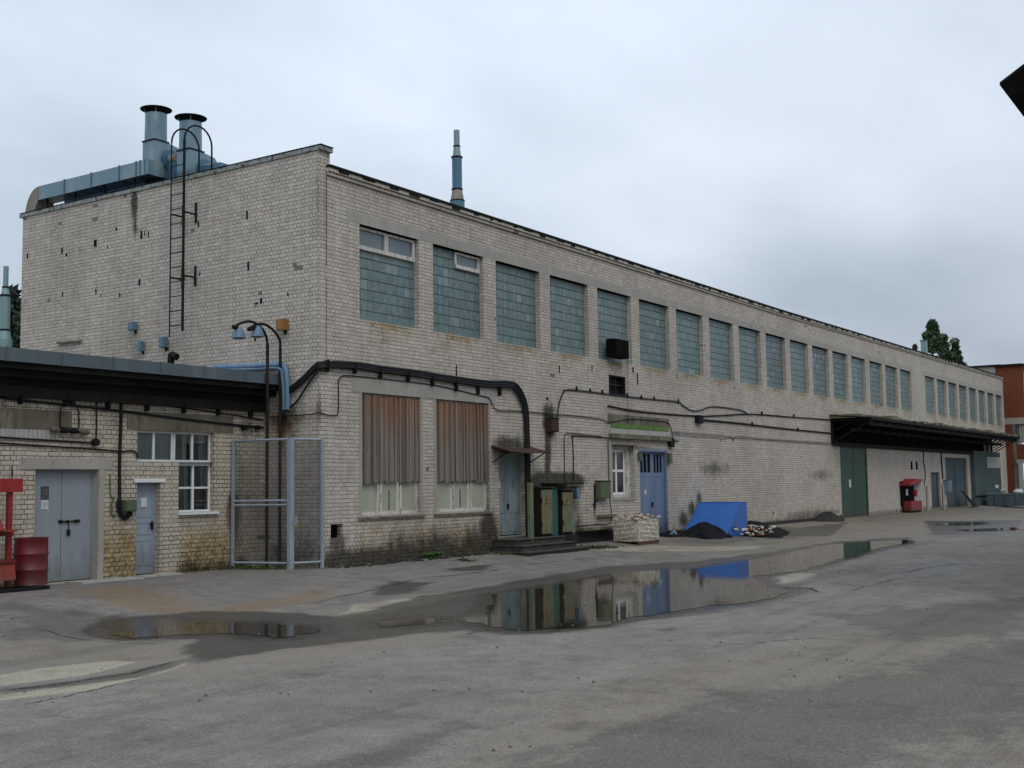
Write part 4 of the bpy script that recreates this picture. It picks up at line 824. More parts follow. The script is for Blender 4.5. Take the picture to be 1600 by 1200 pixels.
for i_, (pts, w_) in enumerate((([(480, 945), (560, 930), (640, 912), (740, 900), (850, 885), (1000, 868)], .05), ([(1190, 914), (1230, 918), (1262, 920), (1285, 926)], .14), ([(-20, 1082), (90, 1070), (200, 1052), (270, 1036), (300, 1034)], .05),
    ([(560, 905), (680, 893), (760, 884)], .04), ([(0, 1108), (120, 1085), (240, 1058)], .03), ([(720, 992), (745, 988), (780, 985)], .09), ([(1260, 900), (1330, 893), (1400, 897), (1450, 889), (1530, 878)], .06),
    ([(1330, 925), (1400, 905), (1460, 902)], .06), ([(1100, 1010), (1180, 1002), (1260, 996), (1340, 1000)], .03), ([(60, 990), (150, 1002), (250, 1008)], .04), ([(300, 975), (380, 1000), (420, 1012)], .02))): crack(pts, w_, 50+i_)
# a strip of bare wet mud along the walls
def clods(x0, x1, y0, y1, n, r, name='mud_strip'):
    m_ = MB()
    for _ in range(n):
        x, y_ = random.uniform(x0, x1), random.uniform(y0, y1); z = float(gz(x, y_)); rr = random.uniform(r*.4, r)
        m_.lathe((x, y_, z-.02), [(rr, 0), (rr*.8, rr*.35+.02), (rr*.3, rr*.5+.02)], 6)
    return m_
solo('mud', clods(.3, 6.5, -.45, -.03, 130, .10), 'soil', kind='stuff', label='dark damp soil clods along the foot of the factory wall', cat='soil')
solo('gravel', (lambda m_: [m_.lathe((x, y_, float(gz(x, y_))-.004), [(r_, 0), (r_*.8, r_*.7), (r_*.3, r_)], 5) for x, y_, r_ in [(random.uniform(-13, 15), random.uniform(-15, -1.5), random.uniform(.008, .022)) for _ in range(520)]] and m_)(MB()), 'conc_dark', kind='stuff', label='scattered small stones on the asphalt yard', cat='gravel')

# ================================================================== ROOF DUCTS, FANS AND STACKS
def fanset(Yc, zcap, label):
    """roof fan: square stack on a snail shell housing, with a mushroom cap"""
    X = 1.0; g = 'roof fans with mushroom caps'
    t = thing('roof_fan', label, 'roof fan', (X, Yc, 9.4), g)
    zs = zcap-.15; zb = zs-.80                                # top of stack, flange
    rings = []
    for i in range(8):
        q = i/7; z = zs-.80*q; k = min(1, max(0, (q-.1)/.8))
        ring_ = []
        for a in range(24):
            th = 2*math.pi*a/24; c_, s_ = math.cos(th), math.sin(th); sq = min(1/max(abs(c_), abs(s_)), 1.38); rr = .30*(1-k)+.222*sq*k
            ring_.append((X+rr*c_, Yc+rr*s_, z))
        rings.append(ring_)
    V = [p for r_ in rings for p in r_]; F = [(i*24+k, i*24+(k+1) % 24, (i+1)*24+(k+1) % 24, (i+1)*24+k) for i in range(7) for k in range(24)]+[tuple(range(24))]
    stack = MB().add(V, F); so_ = part('stack', stack, 'galv', t, smooth=True)
    part('flange', MB().box((X-.27, Yc-.27, zb-.02), (X+.27, Yc+.27, zb+.015)), 'iron', so_)
    cx_v, cz_v, rv = X+.30, zb-.50, .545                      # snail shell seen from its flat side
    pts = [(X-.245, zb-.021)]+[(cx_v-rv*math.cos(a), cz_v-rv*math.sin(a)) for a in np.linspace(0, math.pi*1.28, 22)]+[(X+.245, zb-.021)]
    ho_ = part('housing', MB().prism(pts, 'y', Yc-.25, Yc+.25), 'galv', t)
    part('housing_rim', MB().prism([(cx_v+.30*math.cos(a), cz_v+.30*math.sin(a)) for a in np.linspace(0, 2*math.pi, 26)[:-1]], 'y', Yc-.30, Yc-.251), 'galvb', ho_)
    part('motor', MB().tube([(cx_v, Yc-.31, cz_v), (cx_v, Yc-.62, cz_v)], .15, 14), 'rusty', t, smooth=True)
    part('motor_foot', MB().box((cx_v-.16, Yc-.60, 9.405), (cx_v+.16, Yc-.34, cz_v-.12)), 'galvb', t)
    part('base_frame', MB().box((X-.3, Yc-.3, 9.405), (cx_v+.6, Yc+.3, 9.55)).box((X-.15, Yc-.24, 9.55), (X-.05, Yc+.24, zb-.8)).box((cx_v+.3, Yc-.24, 9.55), (cx_v+.4, Yc+.24, zb-.8)), 'iron', t)
    cap = MB().lathe((X, Yc, zcap-.02), [(.435, 0), (.44, .012), (.2, .05), (.02, .065)], 28)
    co = part('cap', cap, 'tar', t, smooth=True)
    for a in (0.3, 2.4, 4.0): part('cap_stay', MB().tube([(X+.26*math.cos(a), Yc+.26*math.sin(a), zs-.1), (X+.32*math.cos(a), Yc+.32*math.sin(a), zcap-.01)], .012, 6), 'galv', co)
P1 = fx(244, 171, 1.0); P2 = fx(298, 184, 1.0)
fanset(float(P1[1]), float(P1[2]), 'taller left roof fan housing with round stack and dark mushroom cap')
fanset(float(P2[1]), float(P2[2]), 'right hand roof fan with dark mushroom cap behind the ladder hoops')
# long rectangular duct with rusty elbow
XD = .47; ya, yb = float(fx(60, 300, XD)[1]), float(fx(228, 260, XD)[1]); ye = float(fx(39, 325, XD)[1])
zt_ = (float(fx(60, 292, XD)[2])+float(fx(225, 249, XD)[2]))/2; zb_ = (float(fx(60, 315, XD)[2])+float(fx(225, 270, XD)[2]))/2; XE = XD+.55
t = thing('roof_duct', 'long rectangular galvanised duct along the roof edge with a rusty elbow', 'duct', (XD+.3, (ya+yb)/2, 9.4))
ys = np.linspace(yb-.1, ya, 5)
for i in range(4): part('duct_section', MB().box((XD, ys[i]+.02, zb_), (XE, ys[i+1]-.02, zt_)), 'galv', t)
for y_ in list(ys[1:-1])+[yb+.05, yb+.25, yb+.42]: part('flange', MB().box((XD-.02, y_-.018, zb_-.02), (XE+.02, y_+.018, zt_+.02)), 'galvb', t)
re = ye-ya; hh_ = zt_-9.9
pr = [(ya, zt_)]+[(ya+re*math.sin(a), zt_-hh_*.8+hh_*.8*math.cos(a)) for a in np.linspace(0.1, math.pi/2, 9)]+[(ye, 9.3), (DEP+.31, 9.3), (DEP+.31, 9.99), (ya+.05, zb_-.05), (ya, zb_)]
part('elbow', MB().prism(pr, 'x', XD, XE), 'rusty', t, label='rust streaked end elbow')
for y_ in np.linspace(yb+.6, ya-.3, 4): part('leg', MB().box((XD+.08, y_-.03, 9.4), (XD+.12, y_+.03, zb_-.002)), 'iron', t)
t = thing('low_duct', 'lower deep blue duct behind the parapet under the long duct', 'duct', (1.5, (ya+yb)/2, 9.4))
for a_, b_ in ((yb-2.2, yb+.6), (yb+.62, yb+2.6), (yb+2.62, ya-.3)): part('duct_section', MB().box((1.15, a_, 9.9), (1.75, b_, 10.72)), 'galvb', t)
for y_ in np.arange(yb-1.4, ya-.4, 1.0): part('flange', MB().box((1.12, y_-.02, 9.87), (1.78, y_+.02, 10.75)), 'galvb', t)
for y_ in np.arange(yb-1.2, ya-.4, 1.8): part('leg', MB().box((1.3, y_-.04, 9.4), (1.38, y_+.04, 9.868)), 'iron', t)
# small elbow pipe at the right end
v = fx(340, 255, .8); t = thing('vent_elbow', 'small blue round vent elbow at the right end of the roof fans', 'vent', (.8, float(v[1])+.15, 9.4))
yy = float(v[1])+.12; part('pipe', MB().tube(smoothline([(.8, yy+.30, 9.4), (.8, yy+.28, 9.95), (.8, yy+.10, 10.22), (.8, yy-.10, 10.16)], 5), .12, 12), 'galvb', t, smooth=True); part('collar', MB().tube([(.8, yy-.10, 10.16), (.8, yy-.14, 10.13)], .15, 14), 'galv', t)

def stack(name, label, base, prof, mats, ringz, ringr):
    t = thing(name, label, 'roof stack', base, None); x, y_, z = base
    for (a, b, ra, rb, mt, nm) in prof: part(nm, MB().lathe((x, y_, 0), [(ra, a), (rb, b)], 18), mt, t, smooth=True)
    for zz, rr in zip(ringz, ringr): part('flange', MB().lathe((x, y_, 0), [(rr, zz-.02), (rr, zz+.02)], 18), 'iron', t)
Yq = 3.0; xq = float(fy(714, 260, Yq)[0]); zq = lambda py: float(fy(714, py, Yq)[2])
d_ = 1/((fy(720, 260, Yq)[0]-fy(714, 260, Yq)[0])/6)*1.0
r_ = lambda wpx: wpx/2/46.0
stack('roof_stack', 'slim blue green metal stack tapering upward from the middle of the roof', (xq, Yq, 9.4),
      [(9.4, zq(314), r_(22), r_(22), 'galvb', 'base'), (zq(314), zq(296), r_(21), r_(14.5), 'rusty', 'lower_cone'), (zq(296), zq(246), r_(15), r_(15), 'galvb', 'pipe'), (zq(246), zq(229), r_(13), r_(9.5), 'galvg', 'upper_cone'), (zq(229), zq(204), r_(9), r_(9), 'galvg', 'tip')], None,
      [zq(314), zq(296), zq(246), zq(229)], [r_(22.5), r_(17), r_(17.5), r_(11)])
Yq2 = 7.0; v = fy(8, 480, Yq2); xq2 = float(v[0]); zq2 = lambda py: float(fy(8, py, Yq2)[2]); r2 = lambda wpx: wpx/2/60.0
stack('roof_stack', 'pale green metal stack on the annex roof at the left edge', (xq2, Yq2, 4.9),
      [(4.9, zq2(531), r2(22), r2(22), 'galvg', 'base'), (zq2(531), zq2(516), r2(20), r2(15), 'galvg', 'lower_cone'), (zq2(516), zq2(462), r2(14.5), r2(14.5), 'galvg', 'pipe'), (zq2(462), zq2(450), r2(13), r2(9), 'galvg', 'upper_cone'), (zq2(450), zq2(416), r2(7.5), r2(7.5), 'galvg', 'tip')], None,
      [zq2(516), zq2(462), zq2(449)], [r2(17), r2(17), r2(10)])
v = fy(1444, 545, 4.0); t = thing('roof_stack', 'short pale square vent shaft on the far roof before the trees', 'roof stack', (float(v[0]), 4, 9.4))
part('shaft', MB().box((float(v[0])-.22, 3.8, 9.4), (float(v[0])+.22, 4.2, float(fy(1444, 533, 4)[2]))), 'galvg', t); part('shaft_cap', MB().box((float(v[0])-.27, 3.75, float(fy(1444, 533, 4)[2])+.002), (float(v[0])+.27, 4.25, float(fy(1444, 533, 4)[2])+.06)), 'galvb', t)

# ================================================================== ROOF LADDER with hoops
LX = -0.42
yl, yr = float(fx(267, 330, LX)[1]), float(fx(287, 330, LX)[1])
t = thing('roof_ladder', 'dark iron roof ladder with two hooped handrails on the side wall', 'ladder', (LX, (yl+yr)/2, 6))
zbl, zbr = float(fx(259, 528, LX)[2]), float(fx(282, 517, LX)[2]); ztp = 10.9
for nm, yy, zb0, lab in (('rail', yl, zbl, .018), ('rail', yr, zbr, .035)):
    hoop = [(LX+.46-.46*math.cos(a), yy, ztp+.46*math.sin(a)) for a in np.linspace(0, math.pi, 12)]
    part('rail', MB().tube([(LX, yy, zb0), (LX, yy, ztp)], lab, 8), 'iron', t, smooth=True)
    part('hoop', MB().tube(hoop+[(LX+.92, yy, 10.1)], .024, 8), 'iron', t, smooth=True)
z = zbr+.15
while z < 10.6: part('rung', MB().tube([(LX, yl, z), (LX, yr, z)], .013, 6), 'iron', t); z += .38
for yy in (yl, yr):
    for py in (333, 432):
        zz = float(fx(275, py, LX)[2]); br = part('bracket', MB().tube([(LX, yy, zz), (-.02, yy, zz)], .024, 6), 'iron', t); part('plate', MB().box((-.035, yy-.03, zz-.22), (-.003, yy+.03, zz+.30)), 'iron', br)

# ================================================================== LAMP POSTS at the annex corner
def lamp(px, pyb, path, head, label):
    Yl = 1.04; g = 'curved neck lamp posts by the annex eave'
    P = [fy(x, y_, Yl) for x, y_ in path]; base = fy(px, pyb, Yl); x0 = float(P[0][0])
    t = thing('lamp_post', label, 'lamp post', (x0, Yl, float(gz(x0, Yl))), g)
    arc = smoothline([tuple(p) for p in P], 5)
    part('pole', MB().tube([(x0, Yl, float(gz(x0, Yl))), (x0, Yl, float(P[0][2]))]+arc[1:], -1, 10, radii=[.038]*2+[.032]*(len(arc)-1)), 'pipe', t, smooth=True)
    hx, _, hz = fy(*head, Yl); e_ = P[-1]
    hd = MB().tube([(float(e_[0]), Yl, float(e_[2])+.02), (float(hx), Yl, float(hz)+.05)], .05, 8); part('bracket', hd, 'iron', t)
    sh = part('lamp_shade', MB().lathe((float(hx), Yl, float(hz)-.17), [(.17, 0), (.16, .05), (.10, .20), (.05, .26)], 16), 'ltblue', t, smooth=True); part('lamp_glass', MB().lathe((float(hx), Yl, float(hz)-.20), [(.08, 0), (.13, .03)], 14), 'greypane', sh)
lamp(418, 880, [(418, 540), (416, 526), (409, 513), (399, 505), (388, 502), (376, 505), (364, 512)], (373, 517), 'lamp post with high curved neck reaching farthest left, pale blue shade')
lamp(438, 880, [(438, 545), (437, 531), (429, 518), (418, 509), (408, 506), (396, 509), (388, 516)], (402, 515), 'lamp post nearest the factory corner with its shade behind the other neck')
# blue pipe round the eave
def px_x(L, X): return [tuple(fx(a, b, X)) for a, b in L]
def px_y(L, Y): return [tuple(fy(a, b, Y)) for a, b in L]
solo('drain_pipe', MB().tube(smoothline(px_x([(335, 574), (380, 573), (430, 570), (441, 571), (446, 578), (448, 592), (449, 615), (449, 640)], -.10), 4), .075, 10), 'bluepipe', 'light blue pipe bending down the side wall behind the annex eave', 'pipe', smooth=True)
solo('drain_pipe', MB().tube(smoothline(px_x([(350, 578), (400, 577), (436, 576), (441, 590), (443, 620), (443, 640)], -.25), 4), .035, 8), 'ltblue', 'thinner pale pipe beside the light blue drain pipe', 'pipe', smooth=True)
# small fittings on the side wall
def wallbox_x(name, px, py, w_, h_, d_, mat, label, cat, pole=None, group=None):
    v = fx(px, py, -.05); y_, z = float(v[1]), float(v[2]); t = thing(name, label, cat, (-.05, y_, z), group)
    bo = part('housing', MB().box((-.04-d_, y_-w_/2, z-h_/2), (-.04, y_+w_/2, z+h_/2)), mat, t)
    part('cover', MB().box((-.05-d_, y_-w_/2+.02, z-h_/2+.02), (-.041-d_, y_+w_/2-.02, z+h_/2-.02)), mat, bo)
    part('bracket', MB().box((-.038, y_-.03, z-h_/2-.08), (-.003, y_+.03, z+h_/2)), 'iron', t)
    if pole: part('pole', MB().tube([(-.06, y_, z-h_/2), (-.06, y_, z-h_/2-pole)], .018, 6), 'galv', t)
gw = 'small lamp boxes on the side wall'
wallbox_x('wall_lamp', 210, 510, .22, .22, .14, 'ltblue', 'pale lamp box on a thin upright pole on the side wall', 'wall lamp', 1.0, gw)
wallbox_x('wall_lamp', 222, 541, .14, .26, .12, 'ltblue', 'small blue box low on the side wall right of the pole lamp', 'wall lamp', None, gw)
wallbox_x('wall_lamp', 258, 535, .18, .27, .14, 'ltblue', 'small blue box at the foot of the ladder', 'wall lamp', None, gw)
wallbox_x('warning_lamp', 444, 508, .26, .26, .16, 'orange', 'orange box lamp on the side wall near the factory corner', 'warning lamp', .02)
v = fx(267, 562, -.6); t = thing('roof_vent', 'dark bent vent cowl standing on the annex roof edge', 'vent', (-.6, float(v[1]), 4.6))
part('cowl', MB().tube(smoothline([(-.6, v[1], 4.4), (-.6, v[1], float(v[2])), (-.6, float(v[1])-.05, float(v[2])+.12), (-.6, float(v[1])-.22, float(v[2])+.05)], 4), .09, 10), 'iron', t, smooth=True)
solo('timber', MB().tube([tuple(fx(90, 535, -.05)), tuple(fx(125, 532, -.05))], .05, 6), 'rusty', 'brown stick leaning along the side wall above the annex roof', 'timber')

# ================================================================== CABLES AND PIPES ON THE FRONT
def cable(pts, r, mat, label, name='cable', cat='cable', Y=-.03, k=5, clips=None, n=6):
    L = smoothline(px_y(pts, Y), k); o = MB().tube(L, r, n)
    if clips:
        t = thing(name, label, cat, L[0]); part('line', o, mat, t, smooth=True)
        for px, py in clips:
            v = fy(px, py, Y); x, z = float(v[0]), float(v[2]); part('clip', MB().box((x-.012, Y-r-.015, z-r-.02), (x+.012, -.004, z+r+.08)), 'iron', t)
    else: solo(name, o, mat, label, cat, smooth=True)
# thick bundle: three conduits from the annex corner over the windows and down to the cabinets
FR = [(512, 566), (560, 568), (600, 574), (650, 580), (700, 588), (760, 596), (795, 597), (808, 602), (818, 618), (824, 640), (826, 680), (827, 730), (828, 790), (829, 835)]
SI = [(441, 614), (458, 603), (474, 589), (488, 575), (497, 567)]
for i, (o_, dx, sh) in enumerate(((-.005, 0, 0), (.06, -.05, 1), (.12, -.10, 2))):
    L = [tuple(fx(x, y_+i*3.2, -.08)) for x, y_ in SI]+[(-.07, -.09-.02*i, float(fx(499, 568+i*3.4, -.05)[2]))]
    L += [tuple(np.array(fy(x-(i*2.2 if x > 800 else 0), y_+(i*3.6 if x < 800 else i*3.0), -.07-.004*i))) for x, y_ in FR]
    tt = thing('conduit', ['topmost thick black conduit of the bundle bent over the boarded windows', 'middle thick black conduit of the bundle over the boarded windows', 'lowest thick black conduit of the bundle over the boarded windows'][i], 'conduit', L[-1], 'black conduit bundle')
    part('line', MB().tube(smoothline(L, 5), .040, 8), 'rubber', tt, smooth=True)
    if i == 2:
        for px, py in ((513, 570), (556, 573), (596, 580), (639, 587), (677, 594), (714, 602), (748, 607), (782, 609)):
            v = fy(px, py, -.1); x, z = float(v[0]), float(v[2]); part('clip', MB().box((x-.014, -.135, z-.17), (x+.014, -.004, z+.12)), 'iron', tt)
L = [tuple(fx(x, y_, -.08)) for x, y_ in [(448, 641), (463, 628), (475, 610), (485, 595), (495, 581)]]+[(-.06, -.08, float(fx(499, 573, -.05)[2])-.08), tuple(fy(512, 578, -.07))]
solo('cable', MB().tube(smoothline(L, 5), .026, 8), 'rubber', 'single black cable looping up to the bundle round the factory corner', 'cable', smooth=True)
L = [tuple(fx(x, y_, -.05)) for x, y_ in [(416, 652), (450, 650), (488, 647)]]+[(-.03, -.03, float(fx(498, 644, -.03)[2]))]+px_y([(510, 648), (522, 649), (528, 646), (529, 620), (529, 596), (534, 588), (545, 587), (600, 592), (680, 602), (750, 618), (764, 622), (770, 634), (778, 641), (795, 642), (830, 644), (855, 647), (900, 650), (940, 655), (952, 660), (985, 655), (1030, 658), (1044, 661), (1049, 672), (1052, 690), (1053, 697)], -.03)
solo('cable', MB().tube(smoothline(L, 4), .014, 6), 'rubber', 'thin cable stepping along the lintels from the corner to the blue door', 'cable', smooth=True)
cable([(870, 672), (871, 650), (874, 630), (880, 614), (886, 609), (920, 612), (975, 619), (1020, 624), (1058, 628), (1068, 634), (1080, 641), (1095, 641), (1108, 636), (1125, 636), (1158, 641), (1170, 648)], .022, 'rubber', 'black cable arching up from the fuse box and dipping along the wall', clips=[(901, 609), (922, 612), (941, 614), (980, 619), (1002, 622), (1022, 624), (1060, 628)])
cable([(950, 634), (985, 641), (1030, 646), (1090, 650), (1130, 649), (1172, 647), (1230, 651), (1297, 656)], .030, 'pipe', 'long brown pipe running over the blue door to the canopy', 'pipe', 'pipe', clips=[(1190, 647), (1240, 651)])
cable([(1094, 656), (1150, 661), (1220, 669), (1300, 677)], .040, 'pipe', 'thick brown pipe ending under the canopy', 'pipe', 'pipe', clips=[(1175, 664), (1246, 672)])
cable([(1050, 675), (1090, 678), (1140, 682), (1146, 688), (1152, 682), (1200, 686), (1310, 693)], .011, 'rubber', 'thin sagging wire kinked below the thick brown pipe')
cable([(1052, 678), (1085, 682), (1122, 684), (1127, 689), (1133, 684), (1200, 688), (1300, 695)], .009, 'rubber', 'lowest thin wire along the wall right of the blue door')
cable([(883, 757), (882, 720), (882, 684), (885, 678), (892, 677), (940, 682)], .014, 'pipe', 'left upright thin pipe rising from the cabinets', 'pipe', 'pipe')
cable([(896, 752), (896, 715), (895, 686), (898, 681), (950, 684), (1000, 686), (1060, 689)], .019, 'pipe', 'right upright pipe rising from the cabinets and running under the beams', 'pipe', 'pipe')
cable([(950, 687), (951, 740), (953, 780), (955, 815), (930, 819), (900, 822)], .014, 'pipe', 'thin pipe framing the wall patch left of the small window', 'pipe', 'pipe')
cable([(981, 562), (981, 620), (982, 690)], .007, 'rubber', 'thin wire hanging from the black box at the upper window')
cable([(970, 565), (970, 584)], .006, 'rubber', 'short wire under the black box at the upper window')
cable([(1444, 697), (1443, 720), (1446, 740), (1444, 757)], .03, 'rubber', 'black hose hanging from the canopy')
cable([(1470, 700), (1471, 722), (1473, 748)], .05, 'iron', 'dark downpipe under the canopy', 'pipe', 'pipe')
def wallbox_y(name, x0, x1, z0, z1, d, mat, label, cat, door=True, par=None, Y=0):
    t = thing(name, label, cat, ((x0+x1)/2, Y-d/2, z0)); bo = part('housing', MB().box((x0, Y-d, z0), (x1, Y-.004, z1)), mat, t)
    if door: part('lid', MB().box((x0+.02, Y-d-.015, z0+.02), (x1-.02, Y-d-.001, z1-.02)), mat, bo)
    part('rim', MB().box((x0-.02, Y-d-.03, z1+.001), (x1+.02, Y-.004, z1+.02)), 'iron', t)
    return t
def wb(name, pxa, pya, pxb, pyb, d, mat, label, cat): a_, b_ = fy(pxa, pyb, -d), fy(pxb, pya, -d); return wallbox_y(name, float(a_[0]), float(b_[0]), float(a_[2]), float(b_[2]), d, mat, label, cat)
wb('fuse_box', 861, 654, 873, 674, .18, 'darkrust', 'small brown fuse box in a sooty patch above the cabinets', 'fuse box')
wb('junction_box', 1091, 650, 1099, 661, .14, 'iron', 'small black junction box where the thick brown pipe starts', 'junction box')
wb('junction_box', 1048, 686, 1054, 698, .12, 'iron', 'small black bell hanging right above the blue door', 'junction box')
wb('meter_box', 938, 752, 954, 779, .20, 'boxgreen', 'khaki green meter box with rusty hood left of the small window', 'meter box')
wb('black_box', 961, 534, 982, 557, .34, 'black', 'black box fan mounted at the foot of the fifth upper window', 'fan')
solo('hook', MB().box((X_(928, 760)-.02, -.05, Z_(928, 795)), (X_(928, 760)+.02, -.004, Z_(928, 757))).tube([tuple(fy(927, 789, -.04)), tuple(fy(934, 780, -.12))], .03, 6), 'iron', 'black lever switch on the wall left of the meter box', 'switch')

# ================================================================== ELECTRICAL CABINETS
def cabinet(name, x0, x1, y0, y1, z0, z1, side, front, label, sign=True, leg=.0):
    t = thing(name, label, 'electrical cabinet', ((x0+x1)/2, (y0+y1)/2, z0-leg), 'green electrical cabinets beside the steps')
    b_ = part('cabinet_body', MB().box((x0, y0+.03, z0), (x1, y1, z1)), side if front == side else 'iron', t)
    if front:
        d_ = part('cabinet_door', MB().box((x0+.03, y0, z0+.04), (x1-.03, y0+.028, z1-.06)), front, t)
        if sign:
            cx, cz = (x0+x1)/2, z0+(z1-z0)*.73
            sg = part('warning_sign', MB().prism([(cx-.10, cz-.09), (cx+.10, cz-.09), (cx, cz+.11)], 'y', y0-.010, y0-.001), 'iron', d_)
            part('sign_face', MB().prism([(cx-.072, cz-.075), (cx+.072, cz-.075), (cx, cz+.078)], 'y', y0-.016, y0-.0105), 'yellowsign', sg)
            part('lightning_mark', MB().prism([(cx+.009, cz+.038), (cx-.020, cz-.014), (cx-.002, cz-.014), (cx-.010, cz-.056), (cx+.020, cz-.004), (cx+.003, cz-.004)], 'y', y0-.020, y0-.0165), 'iron', sg)
        part('hinge', MB().box((x0+.005, y0-.015, z0+.25), (x0+.028, y0+.02, z0+.40)), 'iron', d_); part('hinge', MB().box((x0+.005, y0-.015, z1-.45), (x0+.028, y0+.02, z1-.30)), 'iron', d_)
    part('cabinet_roof', MB().box((x0-.03, y0-.04, z1+.001), (x1+.03, y1, z1+.03)), 'darkrust', t)
    if leg: part('plinth', MB().box((x0+.02, y0+.05, z0-leg), (x1-.02, y1-.02, z0-.001)), 'pipe', t)
    return t
cy0 = -.55
def cx_(px, py=800, Y=cy0): return float(fy(px, py, Y)[0])
def cz_(px, py, Y=cy0): return float(fy(px, py, Y)[2])
cabinet('electrical_cabinet', cx_(846), cx_(864), cy0, -.02, cz_(855, 836), cz_(855, 762), 'cabgreen', 'cabyellow', 'left cabinet with yellow green door, warning triangle and rust spots', leg=.30)
cabinet('electrical_cabinet', cx_(865.5), cx_(877), cy0+.10, -.02, cz_(871, 838, cy0+.1), cz_(871, 762, cy0+.1), 'cabgreen', 'cabgreen', 'narrow dark green cabinet between the two yellow ones', sign=False, leg=.25)
cabinet('electrical_cabinet', cx_(879), cx_(896), cy0, -.02, cz_(888, 833), cz_(888, 766), 'cabgreen', 'cabyellow', 'right cabinet with rusty yellow door, warning triangle and dark foot', leg=.42)
solo('post', MB().box((cx_(826, 800, -.7), -.76, float(gz(8, -.7))+.3), (cx_(831, 800, -.7), -.66, cz_(828, 754, -.7))), 'cabyellow', 'flat yellow green post between the old door and the cabinets', 'post')
wallbox_y('switch_panel', cx_(833, 800, -.25), cx_(843, 800, -.25), cz_(838, 835, -.25), cz_(838, 760, -.25), .22, 'iron', 'tall black switch panel behind the yellow green post', 'switch panel')
wb('junction_box', 901, 761, 906, 780, .25, 'ltblue', 'small pale blue box at the right side of the cabinets', 'junction box')
solo('cabinet_hood', MB().box((cx_(862, 756, -.4), -.62, cz_(870, 757, -.4)), (cx_(902, 748, -.4), -.01, cz_(870, 757, -.4)+.05)), 'iron', 'dark sheet metal hood over the electrical cabinets', 'hood')

# ================================================================== MESH ENCLOSURE at the corner
def m_wire():
    m = M('wire_mesh'); sp_ = m.n('ShaderNodeSeparateXYZ'); m.l(m.pos, sp_.inputs[0]); u = m.ma('ADD', sp_.outputs[0], sp_.outputs[1]); v_ = sp_.outputs[2]
    a_ = m.ma('FRACT', m.ma('DIVIDE', m.ma('ADD', u, v_), .030)); b_ = m.ma('FRACT', m.ma('DIVIDE', m.ma('SUBTRACT', u, v_), .030))
    k = m.ma('MAXIMUM', m.ma('LESS_THAN', a_, .16), m.ma('LESS_THAN', b_, .16))
    m.fin((.035, .04, .045), .6); t_ = m.n('ShaderNodeBsdfTransparent'); mx_ = m.n('ShaderNodeMixShader'); m.l(k, mx_.inputs[0]); m.l(t_.outputs[0], mx_.inputs[1]); m.l(m.b.outputs[0], mx_.inputs[2]); m.l(mx_.outputs[0], m.t.nodes['Material Output'].inputs[0]); return m.m
MT['wire'] = m_wire()
ztop_ = 3.04
p0 = fy(364, 886, 1.70); A_ = (float(p0[0]), 1.70); B_ = (-.72, .17); C_ = (.03, -.10)
t = thing('mesh_enclosure', 'blue grey framed wire mesh enclosure standing in the corner by the annex', 'enclosure', (*B_, 0))
def bar(a, b, w, mat='gatepaint'): return MB().tube([a, b], w, 4)
for nm, P, w, zb0 in (('post', A_, .050, .06), ('post', B_, .09, -.02), ('post', C_, .050, .02)): part(nm, MB().box((P[0]-w/1.0, P[1]-w*.5, zb0), (P[0]+w*.55, P[1]+w*.5, ztop_)), 'gatepaint', t)
for a, b in ((A_, B_), (B_, C_)):
    for z in ((.17, ztop_-.03) if a is B_ else (.17, 1.50, 1.60, ztop_-.03)): part('rail', MB().tube([(*a, z), (*b, z)], .030, 4), 'gatepaint', t)
    part('wire_panel', MB().add([(*a, .17), (*b, .17), (*b, ztop_-.03), (*a, ztop_-.03)], [(0, 1, 2, 3)]), 'wire', t)
part('padlock', MB().box((B_[0]+.04, B_[1]-.16, .98), (B_[0]+.10, B_[1]-.10, 1.09)).tube([(B_[0]+.07, B_[1]-.13, 1.09), (B_[0]+.07, B_[1]-.11, 1.15), (B_[0]+.07, B_[1]-.06, 1.15)], .008, 6), 'brass', t)
part('hasp', MB().box((B_[0]+.03, B_[1]-.12, 1.0), (B_[0]+.06, B_[1]-.04, 1.25)), 'gatepaint', t)

# ================================================================== ANNEX CABLES AND BOXES
def ca(pts, r, mat, label, name='cable', cat='cable', Y=AY-.035, k=5): solo(name, MB().tube(smoothline(px_y(pts, Y), k), r, 8), mat, label, cat, smooth=True)
ca([(-60, 612), (0, 621), (60, 628), (110, 633), (190, 642), (250, 650), (340, 661), (412, 668)], .026, 'rubber', 'thick black cable running the length of the annex under the eave')
ca([(-60, 677), (0, 683), (80, 688), (148, 692)], .018, 'pipe', 'upper of the two thin pipes ending at the round box over the grey double door', 'pipe', 'pipe')
ca([(-60, 686), (0, 692), (90, 698), (150, 702), (190, 705), (206, 704), (213, 708), (215, 715)], .018, 'pipe', 'lower of the two thin pipes bending down beside the annex window', 'pipe', 'pipe')
ca([(150, 690), (151, 660), (151, 632), (155, 624), (165, 622), (250, 633), (330, 643), (412, 656)], .016, 'pipe', 'brown pipe rising from the round box and running right under the eave', 'pipe', 'pipe')
ca([(190, 612), (189, 660), (187, 720), (187, 778), (188, 796), (192, 806), (199, 806), (203, 799)], .036, 'rubber', 'thick black riser down the annex wall looping into the green box')
ca([(107, 612), (110, 622), (114, 633)], .06, 'rubber', 'thick black cable end hanging from the eave at the cable joints')
v = fy(151, 691, AY-.1); t = thing('round_box', 'round black junction box over the grey double door', 'junction box', tuple(v)); x, z = float(v[0]), float(v[2])
part('housing', MB().tube([(x, AY-.004, z), (x, AY-.12, z)], .075, 14), 'iron', t, smooth=True); part('lid', MB().tube([(x, AY-.121, z), (x, AY-.135, z)], .06, 14), 'rubber', t)
